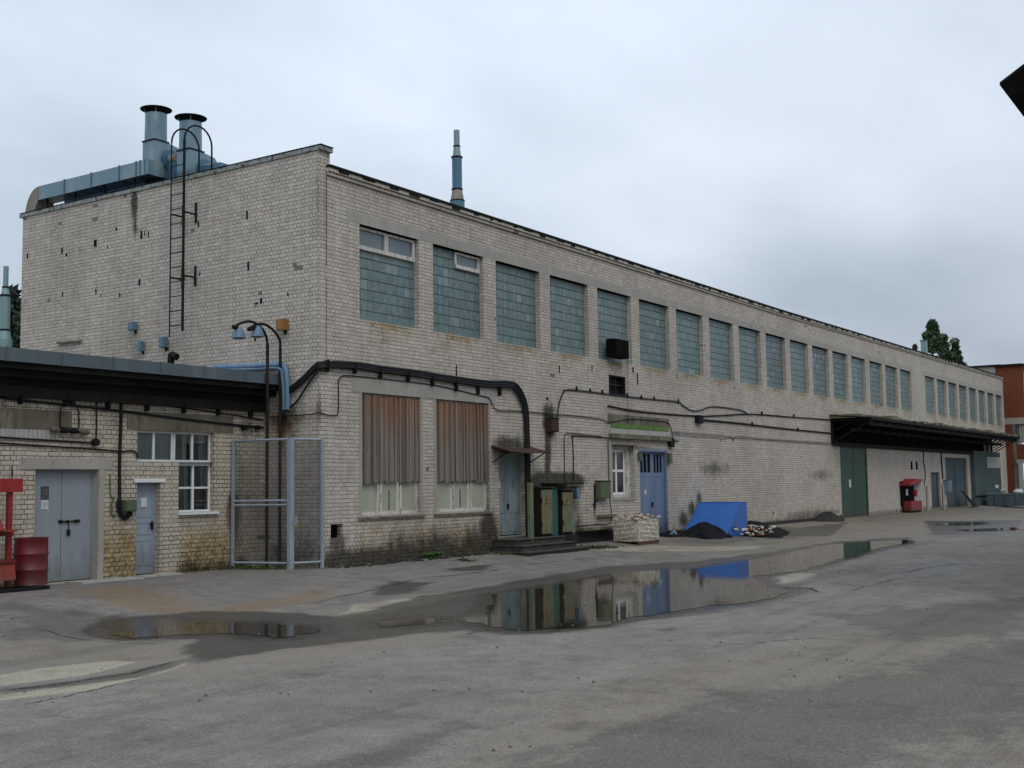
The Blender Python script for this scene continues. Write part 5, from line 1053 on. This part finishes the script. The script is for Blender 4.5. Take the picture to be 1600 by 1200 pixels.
t = thing('cable_sleeves', 'row of four dark lumpy cable sleeves fixed on the annex wall', 'cable sleeves', tuple(fy(110, 680, AY-.05)))
for i, (px, py) in enumerate(((86, 672), (101, 673), (116, 674), (132, 676))):
    v = fy(px, py, AY-.1); x, y_, z = map(float, v); part('sleeve', MB().tube([(x-.10, y_, z), (x-.06, y_, z+.02), (x+.05, y_, z+.01), (x+.10, y_, z-.01)], .05, 10, radii=[.035, .060, .062, .035]), 'conc_dark' if i in (0, 3) else 'iron', t, smooth=True)
for px0, px1, lab in ((96, 94, 'left'), (120, 123, 'right')):
    part('lead', MB().tube(px_y([(px0, 636), (px1, 645), (px1, 670)], AY-.07), .016, 6), 'pipe', t)
t = thing('green_switch_box', 'old green switch box with coiled cable beside the light blue door', 'switch box', tuple(fy(204, 802, AY-.1)))
x0, x1, z0, z1 = XA(196, 790, AY-.16), XA(213, 790, AY-.16), ZA(204, 799, AY-.16), ZA(204, 781, AY-.16)
part('housing', MB().box((x0, AY-.17, z0), (x1, AY-.004, z1)), 'boxgreen', t); part('lid', MB().box((x0+.02, AY-.19, z0+.02), (x1-.01, AY-.171, z1-.015)), 'boxgreen', t)
part('coil', MB().tube(smoothline(px_y([(187, 776), (184, 786), (185, 798), (190, 808), (196, 811), (203, 806), (206, 800)], AY-.06), 4), .028, 8), 'rubber', t, smooth=True)
ca([(172, 740), (173, 775), (178, 777), (174, 790), (175, 803), (181, 806)], .016, 'boxgreen', 'thin wire loop hanging between the two annex doors')
for px, lab in ((382, 'left'), (403, 'right')):
    v = fy(px, 668, AY-.08); x, z = float(v[0]), float(v[2]); solo('insulator', MB().tube([(x, AY-.004, z), (x, AY-.13, z)], .055, 10).lathe((x, AY-.14, z-.06), [(.03, 0), (.05, .05), (.03, .1)], 10), 'iron', lab+' round dark insulator under the annex eave behind the enclosure', 'insulator', 'dark insulators under the eave', smooth=True)
solo('wall_pin', MB().tube([tuple(fy(19, 727, AY-.05)), tuple(fy(19, 750, AY-.05))], .012, 6), 'pipe', 'thin rusty rod on the annex wall above the red fire stand', 'rod')

# ================================================================== RED FIRE STAND AND DRUM (left)
FY_ = 1.22
def fl(px, py, Y=FY_): v = fy(px, py, Y); return float(v[0]), float(v[2])
xR, _ = fl(20, 800); xL = xR-1.45; zg = float(gz(0, FY_))
t = thing('fire_stand', 'bright red fire equipment stand with sand box at the left edge', 'fire stand', ((xL+xR)/2, FY_, zg))
zt1, zt0 = fl(16, 748)[1], fl(16, 769)[1]
part('header_board', MB().box((xL-.1, FY_-.06, zt0), (fl(33, 760)[0], FY_, zt1)), 'red', t)
for x in (xL, xR-.09): part('post', MB().box((x, FY_+.004, zg), (x+.09, FY_+.09, zt0+.1)), 'red', t)
zs0, zs1 = fl(10, 836)[1], fl(10, 829)[1]; part('shelf', MB().box((xL-.05, FY_-.02, zs0-.02), (xR+.02, FY_+.003, zs1+.02)).box((xL, FY_-.20, zs0+.06), (xR-.02, FY_-.021, zs0+.09)), 'orangered', t)
zc0, zc1 = fl(10, 905)[1], fl(10, 876)[1]; sb = part('sand_box', MB().prism([(FY_-.30, zc0), (FY_+.0, zc0), (FY_+.0, zc1), (FY_-.24, zc1-.03)], 'x', xL-.05, xR-.10), 'orangered', t)
part('box_lid', MB().hexa([(xL-.08, FY_-.28, zc1-.03), (xR-.07, FY_-.28, zc1-.03), (xR-.07, FY_+.003, zc1+.002), (xL-.08, FY_+.003, zc1+.002), (xL-.08, FY_-.28, zc1-.0), (xR-.07, FY_-.28, zc1-.0), (xR-.07, FY_+.003, zc1+.035), (xL-.08, FY_+.003, zc1+.035)]), 'drum', sb)
part('skid', MB().box((xL-.1, FY_-.40, zg), (xR+.55, FY_-.30, zg+.07)).box((xL-.1, FY_-.02, zg), (xR+.55, FY_+.09, zg+.07)).box((xL, FY_-.30, zg+.0), (xL+.1, FY_-.02, zg+.06)), 'iron', t)
ex = xR-.42; t2 = thing('fire_bucket', 'red conical fire bucket hanging on the stand at the left edge', 'bucket', (ex, FY_-.11, zs1))
part('bucket_cone', MB().lathe((ex, FY_-.13, zs0+.10), [(.15, 0), (.02, .34)], 18), 'red', t2, smooth=True); part('handle', MB().tube(smoothline([(ex-.14, FY_-.13, zs0+.10), (ex-.07, FY_-.20, zs0+.0), (ex+.07, FY_-.20, zs0+.0), (ex+.14, FY_-.13, zs0+.10)], 5), .008, 6), 'iron', t2)
bx, by = float(fy(48, 900, 1.22)[0]), 1.22; zd = zg+.075; H = .90; rD = .305
t = thing('oil_drum', 'dark red steel oil drum with two ribs between the fire stand and the grey door', 'drum', (bx, by, zd))
pr = [(rD-.01, 0), (rD+.008, .01), (rD, .03), (rD, .27), (rD+.014, .29), (rD+.014, .305), (rD, .325), (rD, .57), (rD+.014, .59), (rD+.014, .605), (rD, .625), (rD, .87), (rD+.010, .885), (rD+.010, .90), (rD-.012, .90), (rD-.012, .88)]
part('drum_shell', MB().lathe((bx, by, zd), pr, 36), 'drum', t, smooth=True); part('bung', MB().lathe((bx-.08, by-.12, zd+.88), [(.04, 0), (.04, .035)], 12), 'iron', t)
part('bung', MB().lathe((bx+.10, by+.12, zd+.88), [(.022, 0), (.022, .03)], 10), 'iron', t)

# ================================================================== SACK PALLET
pc = G(998, 852); pl = G(966, 847); pr_ = G(1030, 849)
e1 = (pl-pc)[:2]; e2 = (pr_-pc)[:2]
ang = math.atan2(e2[1], e2[0]); w2_, w1_ = float(np.linalg.norm(e2)), 1.15
u2 = np.array([math.cos(ang), math.sin(ang)]); u1 = np.array([-u2[1], u2[0]])
w1_ = max(.7, min(1.2, abs(float(e1@u1)))); 
zp = float(pc[2]); c0 = np.array(pc[:2])
def Q(a, b, z): p = c0+u2*a+u1*b; return (float(p[0]), float(p[1]), z)
hP = float(fy(998, 806, float(c0[1]))[2])-zp
t = thing('stone_pallet', 'pallet packed with broken pale stones and brown offcuts before the blue door', 'pallet', Q(w2_/2, w1_/2, zp))
for b in (0.0, w1_/2-.04, w1_-.08): part('runner', MB().hexa([Q(0, b, zp), Q(w2_, b, zp), Q(w2_, b+.08, zp), Q(0, b+.08, zp), Q(0, b, zp+.09), Q(w2_, b, zp+.09), Q(w2_, b+.08, zp+.09), Q(0, b+.08, zp+.09)]), 'drum', t)
part('pallet_board', MB().hexa([Q(-.01, -.01, zp+.091), Q(w2_+.01, -.01, zp+.091), Q(w2_+.01, w1_+.01, zp+.091), Q(-.01, w1_+.01, zp+.091), Q(-.01, -.01, zp+.115), Q(w2_+.01, -.01, zp+.115), Q(w2_+.01, w1_+.01, zp+.115), Q(-.01, w1_+.01, zp+.115)]), 'drum', t)
def chunk(m_, c, sx_, sy_, sz_, rz, n=6):
    pts = []
    for k in range(14):
        v = Vector((random.gauss(0, 1), random.gauss(0, 1), random.gauss(0, 1))).normalized(); pts.append((v.x*sx_, v.y*sy_, v.z*sz_))
    bm = bmesh.new(); [bm.verts.new(p) for p in pts]; r_ = bmesh.ops.convex_hull(bm, input=bm.verts)
    bm.verts.index_update(); ids = [v for v in bm.verts if v.link_faces]; mp = {v: i for i, v in enumerate(ids)}; c_, s_ = math.cos(rz), math.sin(rz)
    m_.add([(c[0]+v.co.x*c_-v.co.y*s_, c[1]+v.co.x*s_+v.co.y*c_, c[2]+v.co.z) for v in ids], [tuple(mp[v] for v in f.verts) for f in bm.faces]); bm.free()
MT['stonepale'] = worn('pale_broken_stone', (0.60, 0.56, 0.47), (0.48, 0.43, 0.34), (0.34, 0.22, 0.12), scale=4, rough=0.9, streak=(1, 1, 1), amt3=(0.56, 0.68))
MT['wrap'] = (lambda m: (m.bump(m.noise(16, 6, .75), .06), m.fin(m.mix(m.ramp(m.noise(13, 6, .75), .38, .62), m.mix(m.ramp(m.noise(3, 4), .4, .65), (.78, .73, .63), (.64, .58, .47)), (.30, .26, .20)), .6))[1])(M('wrapped_stones'))
MT['stonebrown'] = worn('brown_stone', (0.28, 0.16, 0.08), (0.36, 0.25, 0.15), scale=4, rough=0.9, streak=(1, 1, 1))
bl = MB(); 
nn_ = 14; mbk = MB()
def face(fn, nu, nv):       # bulging wrapped sides
    o = len(mbk.v)
    for i in range(nu+1):
        for j in range(nv+1): mbk.v.append(fn(i/nu, j/nv))
    for i in range(nu):
        for j in range(nv): mbk.f.append((o+i*(nv+1)+j, o+(i+1)*(nv+1)+j, o+(i+1)*(nv+1)+j+1, o+i*(nv+1)+j+1))
zb1, zt2 = zp+.117, zp+hP-.13
bul = lambda s_, t_: (.03*math.sin(math.pi*t_)+.014*math.sin(s_*23+t_*9)+.012*math.sin(t_*31+s_*5))*min(1, 6*s_, 6*(1-s_))
face(lambda s_, t_: Q(s_*w2_, -bul(s_, t_), zb1+(zt2-zb1)*t_), nn_, nn_); face(lambda s_, t_: Q(s_*w2_, w1_+bul(s_, t_), zb1+(zt2-zb1)*t_), nn_, nn_)
face(lambda s_, t_: Q(-bul(s_, t_), s_*w1_, zb1+(zt2-zb1)*t_), nn_, nn_); face(lambda s_, t_: Q(w2_+bul(s_, t_), s_*w1_, zb1+(zt2-zb1)*t_), nn_, nn_); face(lambda s_, t_: Q(s_*w2_, t_*w1_, zt2), 2, 2)
part('stone_stack', mbk, 'wrap', t, label='tightly stacked pale stones')
for mt, n_ in (('stonepale', 46), ('stonebrown', 22)):
    m_ = MB()
    for _ in range(n_):
        a_, b_ = random.uniform(-.01, w2_+.01), random.uniform(0, w1_); hh = 1-0.55*max(abs(a_/w2_-.5), abs(b_/w1_-.5))*2
        q = Q(a_, b_, zt2+random.uniform(0, .20)*hh+.02); chunk(m_, q, random.uniform(.05, .11), random.uniform(.04, .08), random.uniform(.025, .05), random.random()*6)
    o = part('loose_stones', m_, mt, t, label='loose '+('pale' if mt == 'stonepale' else 'brown')+' stones on top of the pallet'); o['kind'] = 'stuff'
solo('sack', (lambda m_: (chunk(m_, tuple(G(1052, 838)+np.array([0, 0, .10])), .22, .16, .16, .4), m_)[1])(MB()), 'galvg', 'crumpled pale green bag at the foot of the blue door', 'bag')

# ================================================================== BLUE TIPPER BOX, COAL HEAP, RUBBLE
a1 = G(1062, 834); 
yF, yB = -1.78, -.10; zt = 1.13
t = thing('tipper_box', 'bright blue wedge shaped steel tipper box with sloping side in the coal heap', 'skip', (20.3, -.9, -.15))
P = [(19.25, yF, -.15), (21.45, yF, -.15), (21.45, yB, -.05), (19.25, yB, -.05), (20.85, yF, zt), (21.45, yF, zt), (21.45, yB, zt), (20.85, yB, zt)]
part('tub', MB().hexa(P), 'plastic', t)
part('rim', MB().tube([P[7], P[4], P[5], P[6]], .022, 6), 'plastic', t); part('edge_bar', MB().tube([P[4], P[0]], .018, 6), 'plastic', t)
def heap(name, cx, cy, rx, ry, h, mat, label, cat, seed, n=56, kind='stuff'):
    r0 = np.random.default_rng(seed); ph = r0.uniform(0, 6.28, 12); V = []; F = []; nr = 22
    for i in range(nr+1):
        q = i/nr
        for k in range(n):
            a = 2*math.pi*k/n; rr = q*(1+.14*math.sin(2*a+ph[0])+.09*math.sin(5*a+ph[1])+.05*math.sin(11*a+ph[2]))
            x, y_ = cx+rx*rr*math.cos(a), min(cy+ry*rr*math.sin(a), -.02)
            hh = h*(1-q*q)**.85*(1+.22*math.sin(3*x+ph[3])*math.cos(4*y_+ph[4]))+.035*math.sin(13*x+ph[5])*math.sin(11*y_+ph[6])*(1-q)+r0.uniform(-.022, .022)*(q < .98)
            V.append((x, y_, float(gz(x, y_))+max(hh, -.02)-(.03 if q > .98 else 0)))
    for i in range(nr):
        for k in range(n): k2 = (k+1) % n; F.append((i*n+k, i*n+k2, (i+1)*n+k2, (i+1)*n+k))
    return solo(name, MB().add(V, F), mat, label, cat, kind=kind)
h1 = G(1108, 838); h2 = G(1186, 836)
heap('coal_heap', float(h1[0])+.15, float(h1[1])+.15, 1.4, .95, .40, 'coal', 'black coal heap before the bright blue tipper box', 'coal', 3)
heap('coal_heap', float(h2[0])+.7, float(h2[1])+.75, 2.5, 1.4, .38, 'coal', 'lower black coal heap spreading to the right of the tipper box', 'coal', 5)
c_ = G(1072, 838); heap('coal_heap', float(c_[0])-.1, float(c_[1])+.5, 1.2, .6, .12, 'coal', 'thin spill of coal dust left of the blue tipper box', 'coal', 9)
t = thing('rubble_pile', 'small pile of white and red brick rubble on the coal heap', 'rubble', tuple(G(1178, 836)))
for mt, n_ in (('stonepale', 60), ('redbrick', 16)):
    m_ = MB()
    for _ in range(n_):
        px = random.gauss(1178, 18); q = G(min(max(px, 1150), 1208), random.uniform(833, 840)); chunk(m_, (float(q[0]), float(q[1]), float(q[2])+random.uniform(.06, .36)), random.uniform(.09, .18), random.uniform(.06, .1), random.uniform(.04, .07), random.random()*6)
    o = part('stones', m_, mt, t, label=('white' if mt == 'stonepale' else 'red')+' lumps of rubble'); o['kind'] = 'stuff'
q = G(1308, 812); m_ = MB()
for _ in range(9): chunk(m_, (float(q[0])+random.uniform(-.7, .3), -.25+random.uniform(-.12, .1), float(gz(0, -.3))+random.uniform(.03, .2)), .16, .12, .1, random.random()*6)
solo('rubble_pile', m_, 'stonepale', 'few pale rubble lumps left of the dark green gate', 'rubble', kind='stuff')
heap('soil_heap', float(G(1285, 812)[0])-.5, -.35, 1.8, .55, .35, 'soil', 'dark weedy soil bank at the wall before the green gate', 'soil', 21)

# ================================================================== SECOND FIRE STAND (far) and wall fittings
v = G(1425, 801); FX, FYY = float(v[0]), -.75
FX = float(fy(1428, 795, -.5)[0]); g0 = float(gz(FX, -.5)); zz = lambda py: float(fy(1428, py, -.5)[2])
t = thing('fire_cabinet', 'red fire point with gabled roof and white side board right of the green gate', 'fire stand', (FX, -.45, g0))
xa, xb = float(fy(1421, 795, -.5)[0]), float(fy(1435, 795, -.3)[0])
part('black_backing', MB().box((xa, -.10, zz(790)), (xb, -.05, zz(752))), 'redbrick' if 0 else 'black', t)
part('side_board', MB().box((xb-.05, -.55, g0+.05), (xb, -.101, zz(751))), 'white', t, label='white side board')
part('sand_box', MB().box((xa+.25, -.55, g0+.12), (xb-.06, -.11, zz(783))), 'red', t)
part('gabled_roof', MB().prism([(xa-.1, zz(756)), ((xa+xb)/2-.3, zz(748)), (xb+.1, zz(749)), (xb+.1, zz(751)), (xa-.1, zz(759))], 'y', -.62, -.02), 'red', t)
part('foot', MB().box((xa+.1, -.5, g0-.05), (xb-.1, -.2, g0+.119)), 'iron', t)
part('fire_bucket', MB().lathe(((xa+xb)/2, -.5, zz(776)), [(.10, 0), (.16, .38)], 14), 'red', t); part('notice', MB().box(((xa+xb)/2-.5, -.13, zz(774)), ((xa+xb)/2-.1, -.101, zz(764))), 'paper', t)
for i, (pa, pb, lab) in enumerate(((1424, 722, 'left'), (1432, 722, 'right'))):
    v = fy(pa, 727, 0); solo('wall_slot', MB().box((float(v[0])-.16, -.03, float(v[2])-.26), (float(v[0])+.16, -.003, float(v[2])+.22)), 'black', lab+' narrow black slot box above the far fire point', 'slot box', 'narrow black slot boxes')
v = fy(1485, 760, -.3); wallbox_y('electrical_cabinet', float(v[0])-.6, float(v[0])+.4, float(v[2])-.35, float(v[2])+.4, .3, 'galv', 'light blue switch cabinet on the wall under the far end of the canopy', 'electrical cabinet')
for px, lab in ((1449, 'left'), (1474, 'right')):
    v = fy(px, 780, -.35); solo('bollard', MB().lathe((float(v[0]), -.35, float(gz(0, -.35))), [(.09, 0), (.09, 1.5), (.05, 1.56)], 12), 'concrete', lab+' upright concrete pipe beside the narrow grey door', 'pipe', 'upright pipes by the narrow door')
# green sheet enclosure under the end of the canopy
SY = -.22; ex0, ex1 = float(fy(1524, 790, SY)[0]), float(fy(1565, 790, SY)[0]); ge = float(gz(70, SY)); zf = lambda py: float(fy(1545, py, SY)[2])
t = thing('sheet_metal_shed', 'dull green sheet metal shed with pale window under the canopy end', 'shed', ((ex0+ex1)/2, -.6, ge))
part('front', MB().box((ex0, SY-.05, ge-.1), (ex1, SY, zf(706))), 'meshgreen', t); part('side', MB().box((ex0, SY+.002, ge-.1), (ex0+.04, -.01, zf(706))), 'meshgreen', t)
part('top_rail', MB().box((ex0, SY-.08, zf(711)), (ex1, SY-.051, zf(706))), 'meshgreen', t); part('rail', MB().box((ex0, SY-.08, zf(776)), (ex1, SY-.051, zf(773))), 'iron', t)
part('window', MB().box((float(fy(1541, 720, SY)[0]), SY-.07, zf(731)), (float(fy(1561, 720, SY)[0]), SY-.051, zf(714))), 'cream', t)
part('notice', MB().box((float(fy(1554, 760, SY)[0]), SY-.06, zf(763)), (float(fy(1559, 760, SY)[0]), SY-.051, zf(758))), 'paper', t)
part('corner_post', MB().box((ex1+.01, SY-.10, ge-.1), (ex1+.5, -.01, zf(706))), 'whiteold', t)
v = G(1523, 790); t = thing('board', 'dark board leaning on the pier beside the metal shed', 'board', (float(v[0])-.4, -.5, ge)); xq_ = float(fy(1521, 785, -.9)[0])
part('panel', MB().hexa([(xq_, -.9, ge), (xq_+1.4, -.9, ge), (xq_+1.4, -.84, ge), (xq_, -.84, ge), (xq_, -.2, ge+1.1), (xq_+.2, -.2, ge+1.1), (xq_+.2, -.14, ge+1.1), (xq_, -.14, ge+1.1)]), 'iron', t)
# skip with bags
v = G(1575, 792); sx0 = float(v[0])-1.0; sy = float(v[1]); zs_ = float(gz(0, sy))
t = thing('waste_skip', 'grey blue waste skip with flared sides at the far right end', 'skip', (sx0+1, sy, zs_))
part('tub', MB().add([(sx0+.2, sy-1.2, zs_+.08), (sx0+1.8, sy-1.2, zs_+.08), (sx0+1.8, sy+.9, zs_+.08), (sx0+.2, sy+.9, zs_+.08), (sx0-.1, sy-1.6, zs_+.92), (sx0+2.1, sy-1.6, zs_+.92), (sx0+2.1, sy+1.2, zs_+.92), (sx0-.1, sy+1.2, zs_+.92)], [(0, 3, 2, 1), (0, 1, 5, 4), (1, 2, 6, 5), (2, 3, 7, 6), (3, 0, 4, 7)]), 'skip', t)
part('rim', MB().tube([(sx0-.1, sy-1.6, zs_+.93), (sx0+2.1, sy-1.6, zs_+.93), (sx0+2.1, sy+1.2, zs_+.93), (sx0-.1, sy+1.2, zs_+.93), (sx0-.1, sy-1.6, zs_+.93)], .04, 6), 'skip', t)
for yy in (-.8, -.1, .6): part('rib', MB().hexa([(sx0+.12, sy+yy-.05, zs_+.08), (sx0+.18, sy+yy-.05, zs_+.08), (sx0+.18, sy+yy+.05, zs_+.08), (sx0+.12, sy+yy+.05, zs_+.08), (sx0-.16, sy+yy-.05, zs_+.9), (sx0-.10, sy+yy-.05, zs_+.9), (sx0-.10, sy+yy+.05, zs_+.9), (sx0-.16, sy+yy+.05, zs_+.9)]), 'skip', t)
m_ = MB(); chunk(m_, (sx0+1, sy-.2, zs_+.72), .9, 1.15, .34, 0); solo('waste', m_, 'black', 'dark waste heaped in the grey blue skip', 'waste')
for k, (yy, ss, lab) in enumerate(((.2, .30, 'round white bag on the heap in the skip'), (-.75, .36, 'long white bag lying at the right in the skip'))):
    m_ = MB(); chunk(m_, (sx0+.7, sy+yy, zs_+1.12), .28, ss, .20, .2*k); solo('bag', m_, 'bag', lab, 'bag')

# ================================================================== BUILDINGS BEYOND
bxX = 80.6; t = thing('red_brick_building', 'red brick stair block with pale wing across the end of the yard', 'building', (bxX, -3, 0))
yy = lambda px, py=600: float(fx(px, py, bxX)[1]); zx = lambda px, py: float(fx(px, py, bxX)[2])
zr = zx(1580, 572); zm1, zm0 = zx(1580, 653), zx(1580, 663)
yL, yR2 = yy(1562), yy(1598)
part('stair_wall', MB().box((bxX, yR2, zm1), (bxX+8, yL+.3, zr)), 'redbrick', t, label='red brick stair wall')
part('roof_edge', MB().box((bxX-.2, yR2-.1, zr+.002), (bxX+8.2, yL+.4, zr+.16)), 'tar', t)
part('band', MB().box((bxX-.04, -18, zm0), (bxX+8, yL+.3, zm1-.003)), 'concrete', t)
part('wall', MB().box((bxX+.3, -18, zm1), (bxX+8, yR2-.004, zr-.35)), 'cream', t); part('roof_edge', MB().box((bxX+.1, -18.2, zr-.347), (bxX+8.2, yR2-.1, zr-.2)), 'tar', t)
part('pier', MB().box((bxX, yy(1583, 700), -.4), (bxX+.5, yL+.3, zm0-.003)), 'redbrick', t)
part('pilaster', MB().box((bxX-.02, yy(1588, 700), -.4), (bxX+.5, yy(1583, 700)-.004, zm0-.003)), 'conc_dark', t)
part('window', MB().box((bxX+.2, -12, zx(1592, 692)), (bxX+.3, yy(1589, 700), zm0-.1)), 'greypane', t); 
for px in (1590, 1594): part('mullion', MB().box((bxX+.12, yy(px)-.08, zx(1592, 692)), (bxX+.198, yy(px)+.06, zm0-.1)), 'concrete', t)
part('panel', MB().box((bxX+.1, -12, zx(1592, 718)), (bxX+.5, yy(1588, 700)-.01, zx(1592, 694))), 'redbrick', t); part('slab', MB().box((bxX-.3, -12, zx(1592, 724)), (bxX+.5, yy(1588, 700)-.01, zx(1592, 718)-.003)), 'concrete', t)
part('gateway', MB().box((bxX+3.0, -12, -.4), (bxX+3.1, yy(1588, 700)-.01, zx(1592, 724)-.003)), 'black', t)
t = thing('white_block', 'pale rendered block with dark roof line behind the far end of the factory', 'building', (bxX+3, 6, 0)); X3 = bxX+2
yl_, yr_ = float(fx(1506, 580, X3)[1]), float(fx(1562, 580, X3)[1]); zw = float(fx(1562, 572, X3)[2])
part('wall', MB().box((X3, yr_, -.4), (X3+8, yl_+3, zw)), 'cream', t); part('roof_edge', MB().box((X3-.15, yr_-.1, zw+.002), (X3+8.1, yl_+3.1, zw+.14)), 'tar', t)
# neighbour on the right: only the corner of its roof is in sight
zc_ = 8.5; P = fz(1562, 133, zc_); d2 = fx(1600, 104, float(P[0])); dirr = (d2-P); dirr = dirr/abs(dirr[1])
t = thing('neighbour_building', 'corner of a dark roof overhang poking in at the upper right edge', 'building', (float(P[0])+8, float(P[1])-4, 0))
x0, y0 = float(P[0]), float(P[1]); sl = float(dirr[2]); W_ = 5.0
def roofq(xa, xb): return [(xa, y0, zc_), (xb, y0, zc_), (xb, y0-W_, zc_+sl*W_), (xa, y0-W_, zc_+sl*W_)]
q = roofq(x0, x0+26); part('roof', MB().hexa([(a, b, c) for a, b, c in q]+[(a, b, c+.05) for a, b, c in q]), 'tar', t)
q2 = [(x0, y0-2*W_, zc_), (x0+26, y0-2*W_, zc_), (x0+26, y0-W_-.002, zc_+sl*W_), (x0, y0-W_-.002, zc_+sl*W_)]; part('roof', MB().hexa(q2+[(a, b, c+.05) for a, b, c in q2]), 'tar', t)
part('wall', MB().prism([(y0-.7, -.4), (y0-.7, zc_+sl*.7-.02), (y0-W_, zc_+sl*W_-.02), (y0-2*W_+.7, zc_+sl*.7-.02), (y0-2*W_+.7, -.4)], 'x', x0+.8, x0+25), 'brick', t)

# ================================================================== TREES
def tree(base, H, rx, rz0, blobs, nleaf, leaf, label, seed, mat='leaf', cone=False):
    r0 = np.random.default_rng(seed); x, y_, z = base
    t = thing('conifer' if cone else 'broadleaf_tree', label, 'tree', base, 'trees behind the buildings')
    tr = MB().tube([(x, y_, z), (x+.1, y_, z+H*.35), (x-.1, y_+.1, z+H*.7), (x, y_, z+H*.94)], .2, 8, radii=[.32, .24, .13, .04])
    for k in range(9):
        a = r0.uniform(0, 6.28); zz_ = z+H*r0.uniform(.25, .8); l_ = rx*r0.uniform(.5, .9)*(1-(zz_-z)/H*.5); tr.tube([(x, y_, zz_), (x+l_*.5*math.cos(a), y_+l_*.5*math.sin(a), zz_+l_*.3), (x+l_*math.cos(a), y_+l_*math.sin(a), zz_+l_*.8)], .06, 5, radii=[.08, .05, .02])
    part('trunk', tr, 'trunk', t)
    C = []
    for k in range(blobs):
        q = r0.uniform(0, 1)**.8; a = r0.uniform(0, 6.28)
        rad = rx*((1-q)**.8 if cone else math.sin(math.pi*min(1, .12+q*.95))**.7)*r0.uniform(.35, 1)
        C.append((x+rad*math.cos(a), y_+rad*math.sin(a), z+rz0+(H-rz0)*q, (rx*.22 if cone else rx*.26)*r0.uniform(.5, 1.15)))
    C = np.array(C); idx = r0.integers(0, len(C), nleaf); d = r0.normal(size=(nleaf, 3)); d /= np.linalg.norm(d, axis=1, keepdims=True); rr = r0.uniform(.35, 1, nleaf)**.5
    ctr = C[idx, :3]+d*(C[idx, 3]*rr)[:, None]*np.array([1, 1, .8]); s_ = leaf*r0.uniform(.6, 1.3, nleaf)
    a = r0.normal(size=(nleaf, 3)); a /= np.linalg.norm(a, axis=1, keepdims=True); b = np.cross(a, r0.normal(size=(nleaf, 3))); b /= np.linalg.norm(b, axis=1, keepdims=True)
    Vv = np.stack([ctr-a*s_[:, None], ctr-b*s_[:, None]*.5, ctr+a*s_[:, None], ctr+b*s_[:, None]*.5], 1).reshape(-1, 3); me_ = bpy.data.meshes.new('crown')
    me_.from_pydata((Vv-np.array(base)).tolist(), [], np.arange(nleaf*4).reshape(-1, 4).tolist()); me_.materials.append(MT[mat]); o = bpy.data.objects.new('crown', me_); COL.objects.link(o); o.parent = t
def tpos(px, py, Y): v = fy(px, py, Y); return float(v[0]), float(v[2])
for px, py, Y, rx, n_, lab, sd_ in ((1456, 500, 26, 3.5, 11000, 'tallest dark tree rising over the far factory roof', 1), (1474, 522, 26, 2.8, 6500, 'mid height tree right of the tallest over the far roof', 2), (1492, 533, 26, 2.9, 6500, 'rounded lower tree nearest the pale block', 3), (1429, 536, 24, 1.1, 1800, 'small tree tip left of the tallest tree', 4)):
    x, z = tpos(px, py, Y); tree((x, Y, -.3), z+.3, rx, (z)*.30, 80, int(n_*1.1), .27, lab, sd_)
for px, py, Y, rx, lab, sd_ in ((19, 452, 34, 1.7, 'pointed conifer seen between the annex stack and the side wall', 11), (26, 470, 36, 1.4, 'lower conifer touching the side wall of the factory', 12), (2, 470, 38, 1.6, 'conifer at the left edge behind the annex stack', 13)):
    x, z = tpos(px, py, Y); tree((x, Y, -.3), z+.3, rx, 2.0, 60, 4200, .26, lab, sd_, 'conif', True)

# ================================================================== WEEDS
def weeds(px, py, n, s_, label, mat='weed', spread=14, hgt=.16):
    m_ = MB()
    for _ in range(n):
        q = G(random.gauss(px, spread), py+random.uniform(-1.5, 1.5)); x, y_, z = map(float, q); y_ += random.uniform(-.13, .13); y_ = min(y_, -.06) if x > 0 else y_; z = float(gz(x, y_))
        a = random.random()*6.28; l_ = s_*random.uniform(.5, 1.2); w_ = l_*.28; dx, dy = math.cos(a), math.sin(a); h_ = hgt*random.uniform(.3, 1)
        m_.add([(x, y_, z), (x+dx*l_*.5-dy*w_, y_+dy*l_*.5+dx*w_, z+h_*.8), (x+dx*l_, y_+dy*l_, z+h_*.7), (x+dx*l_*.5+dy*w_, y_+dy*l_*.5-dx*w_, z+h_*.8)], [(0, 1, 2, 3)])
    solo('weeds', m_, mat, label, 'weeds', kind='stuff')
weeds(648, 870, 260, .12, 'bright green weeds at the wall foot under the boarded windows', spread=9)
weeds(729, 876, 90, .09, 'small flat green weed patch on the asphalt before the second boarded window', spread=7, hgt=.06)
weeds(930, 856, 420, .10, 'mossy green grass strip between the cabinets and the stone pallet', 'mossy', 18, .10)
weeds(800, 866, 260, .08, 'thin grass along the foot of the entrance steps', 'mossy', 22, .08)
weeds(690, 866, 160, .07, 'sparse grass at the wall foot left of the steps', 'mossy', 30, .07)
weeds(380, 889, 420, .07, 'thin grass along the bottom of the mesh enclosure', 'mossy', 40, .11)
weeds(182, 903, 90, .05, 'tiny weeds between the two annex doors', 'mossy', 12, .08)
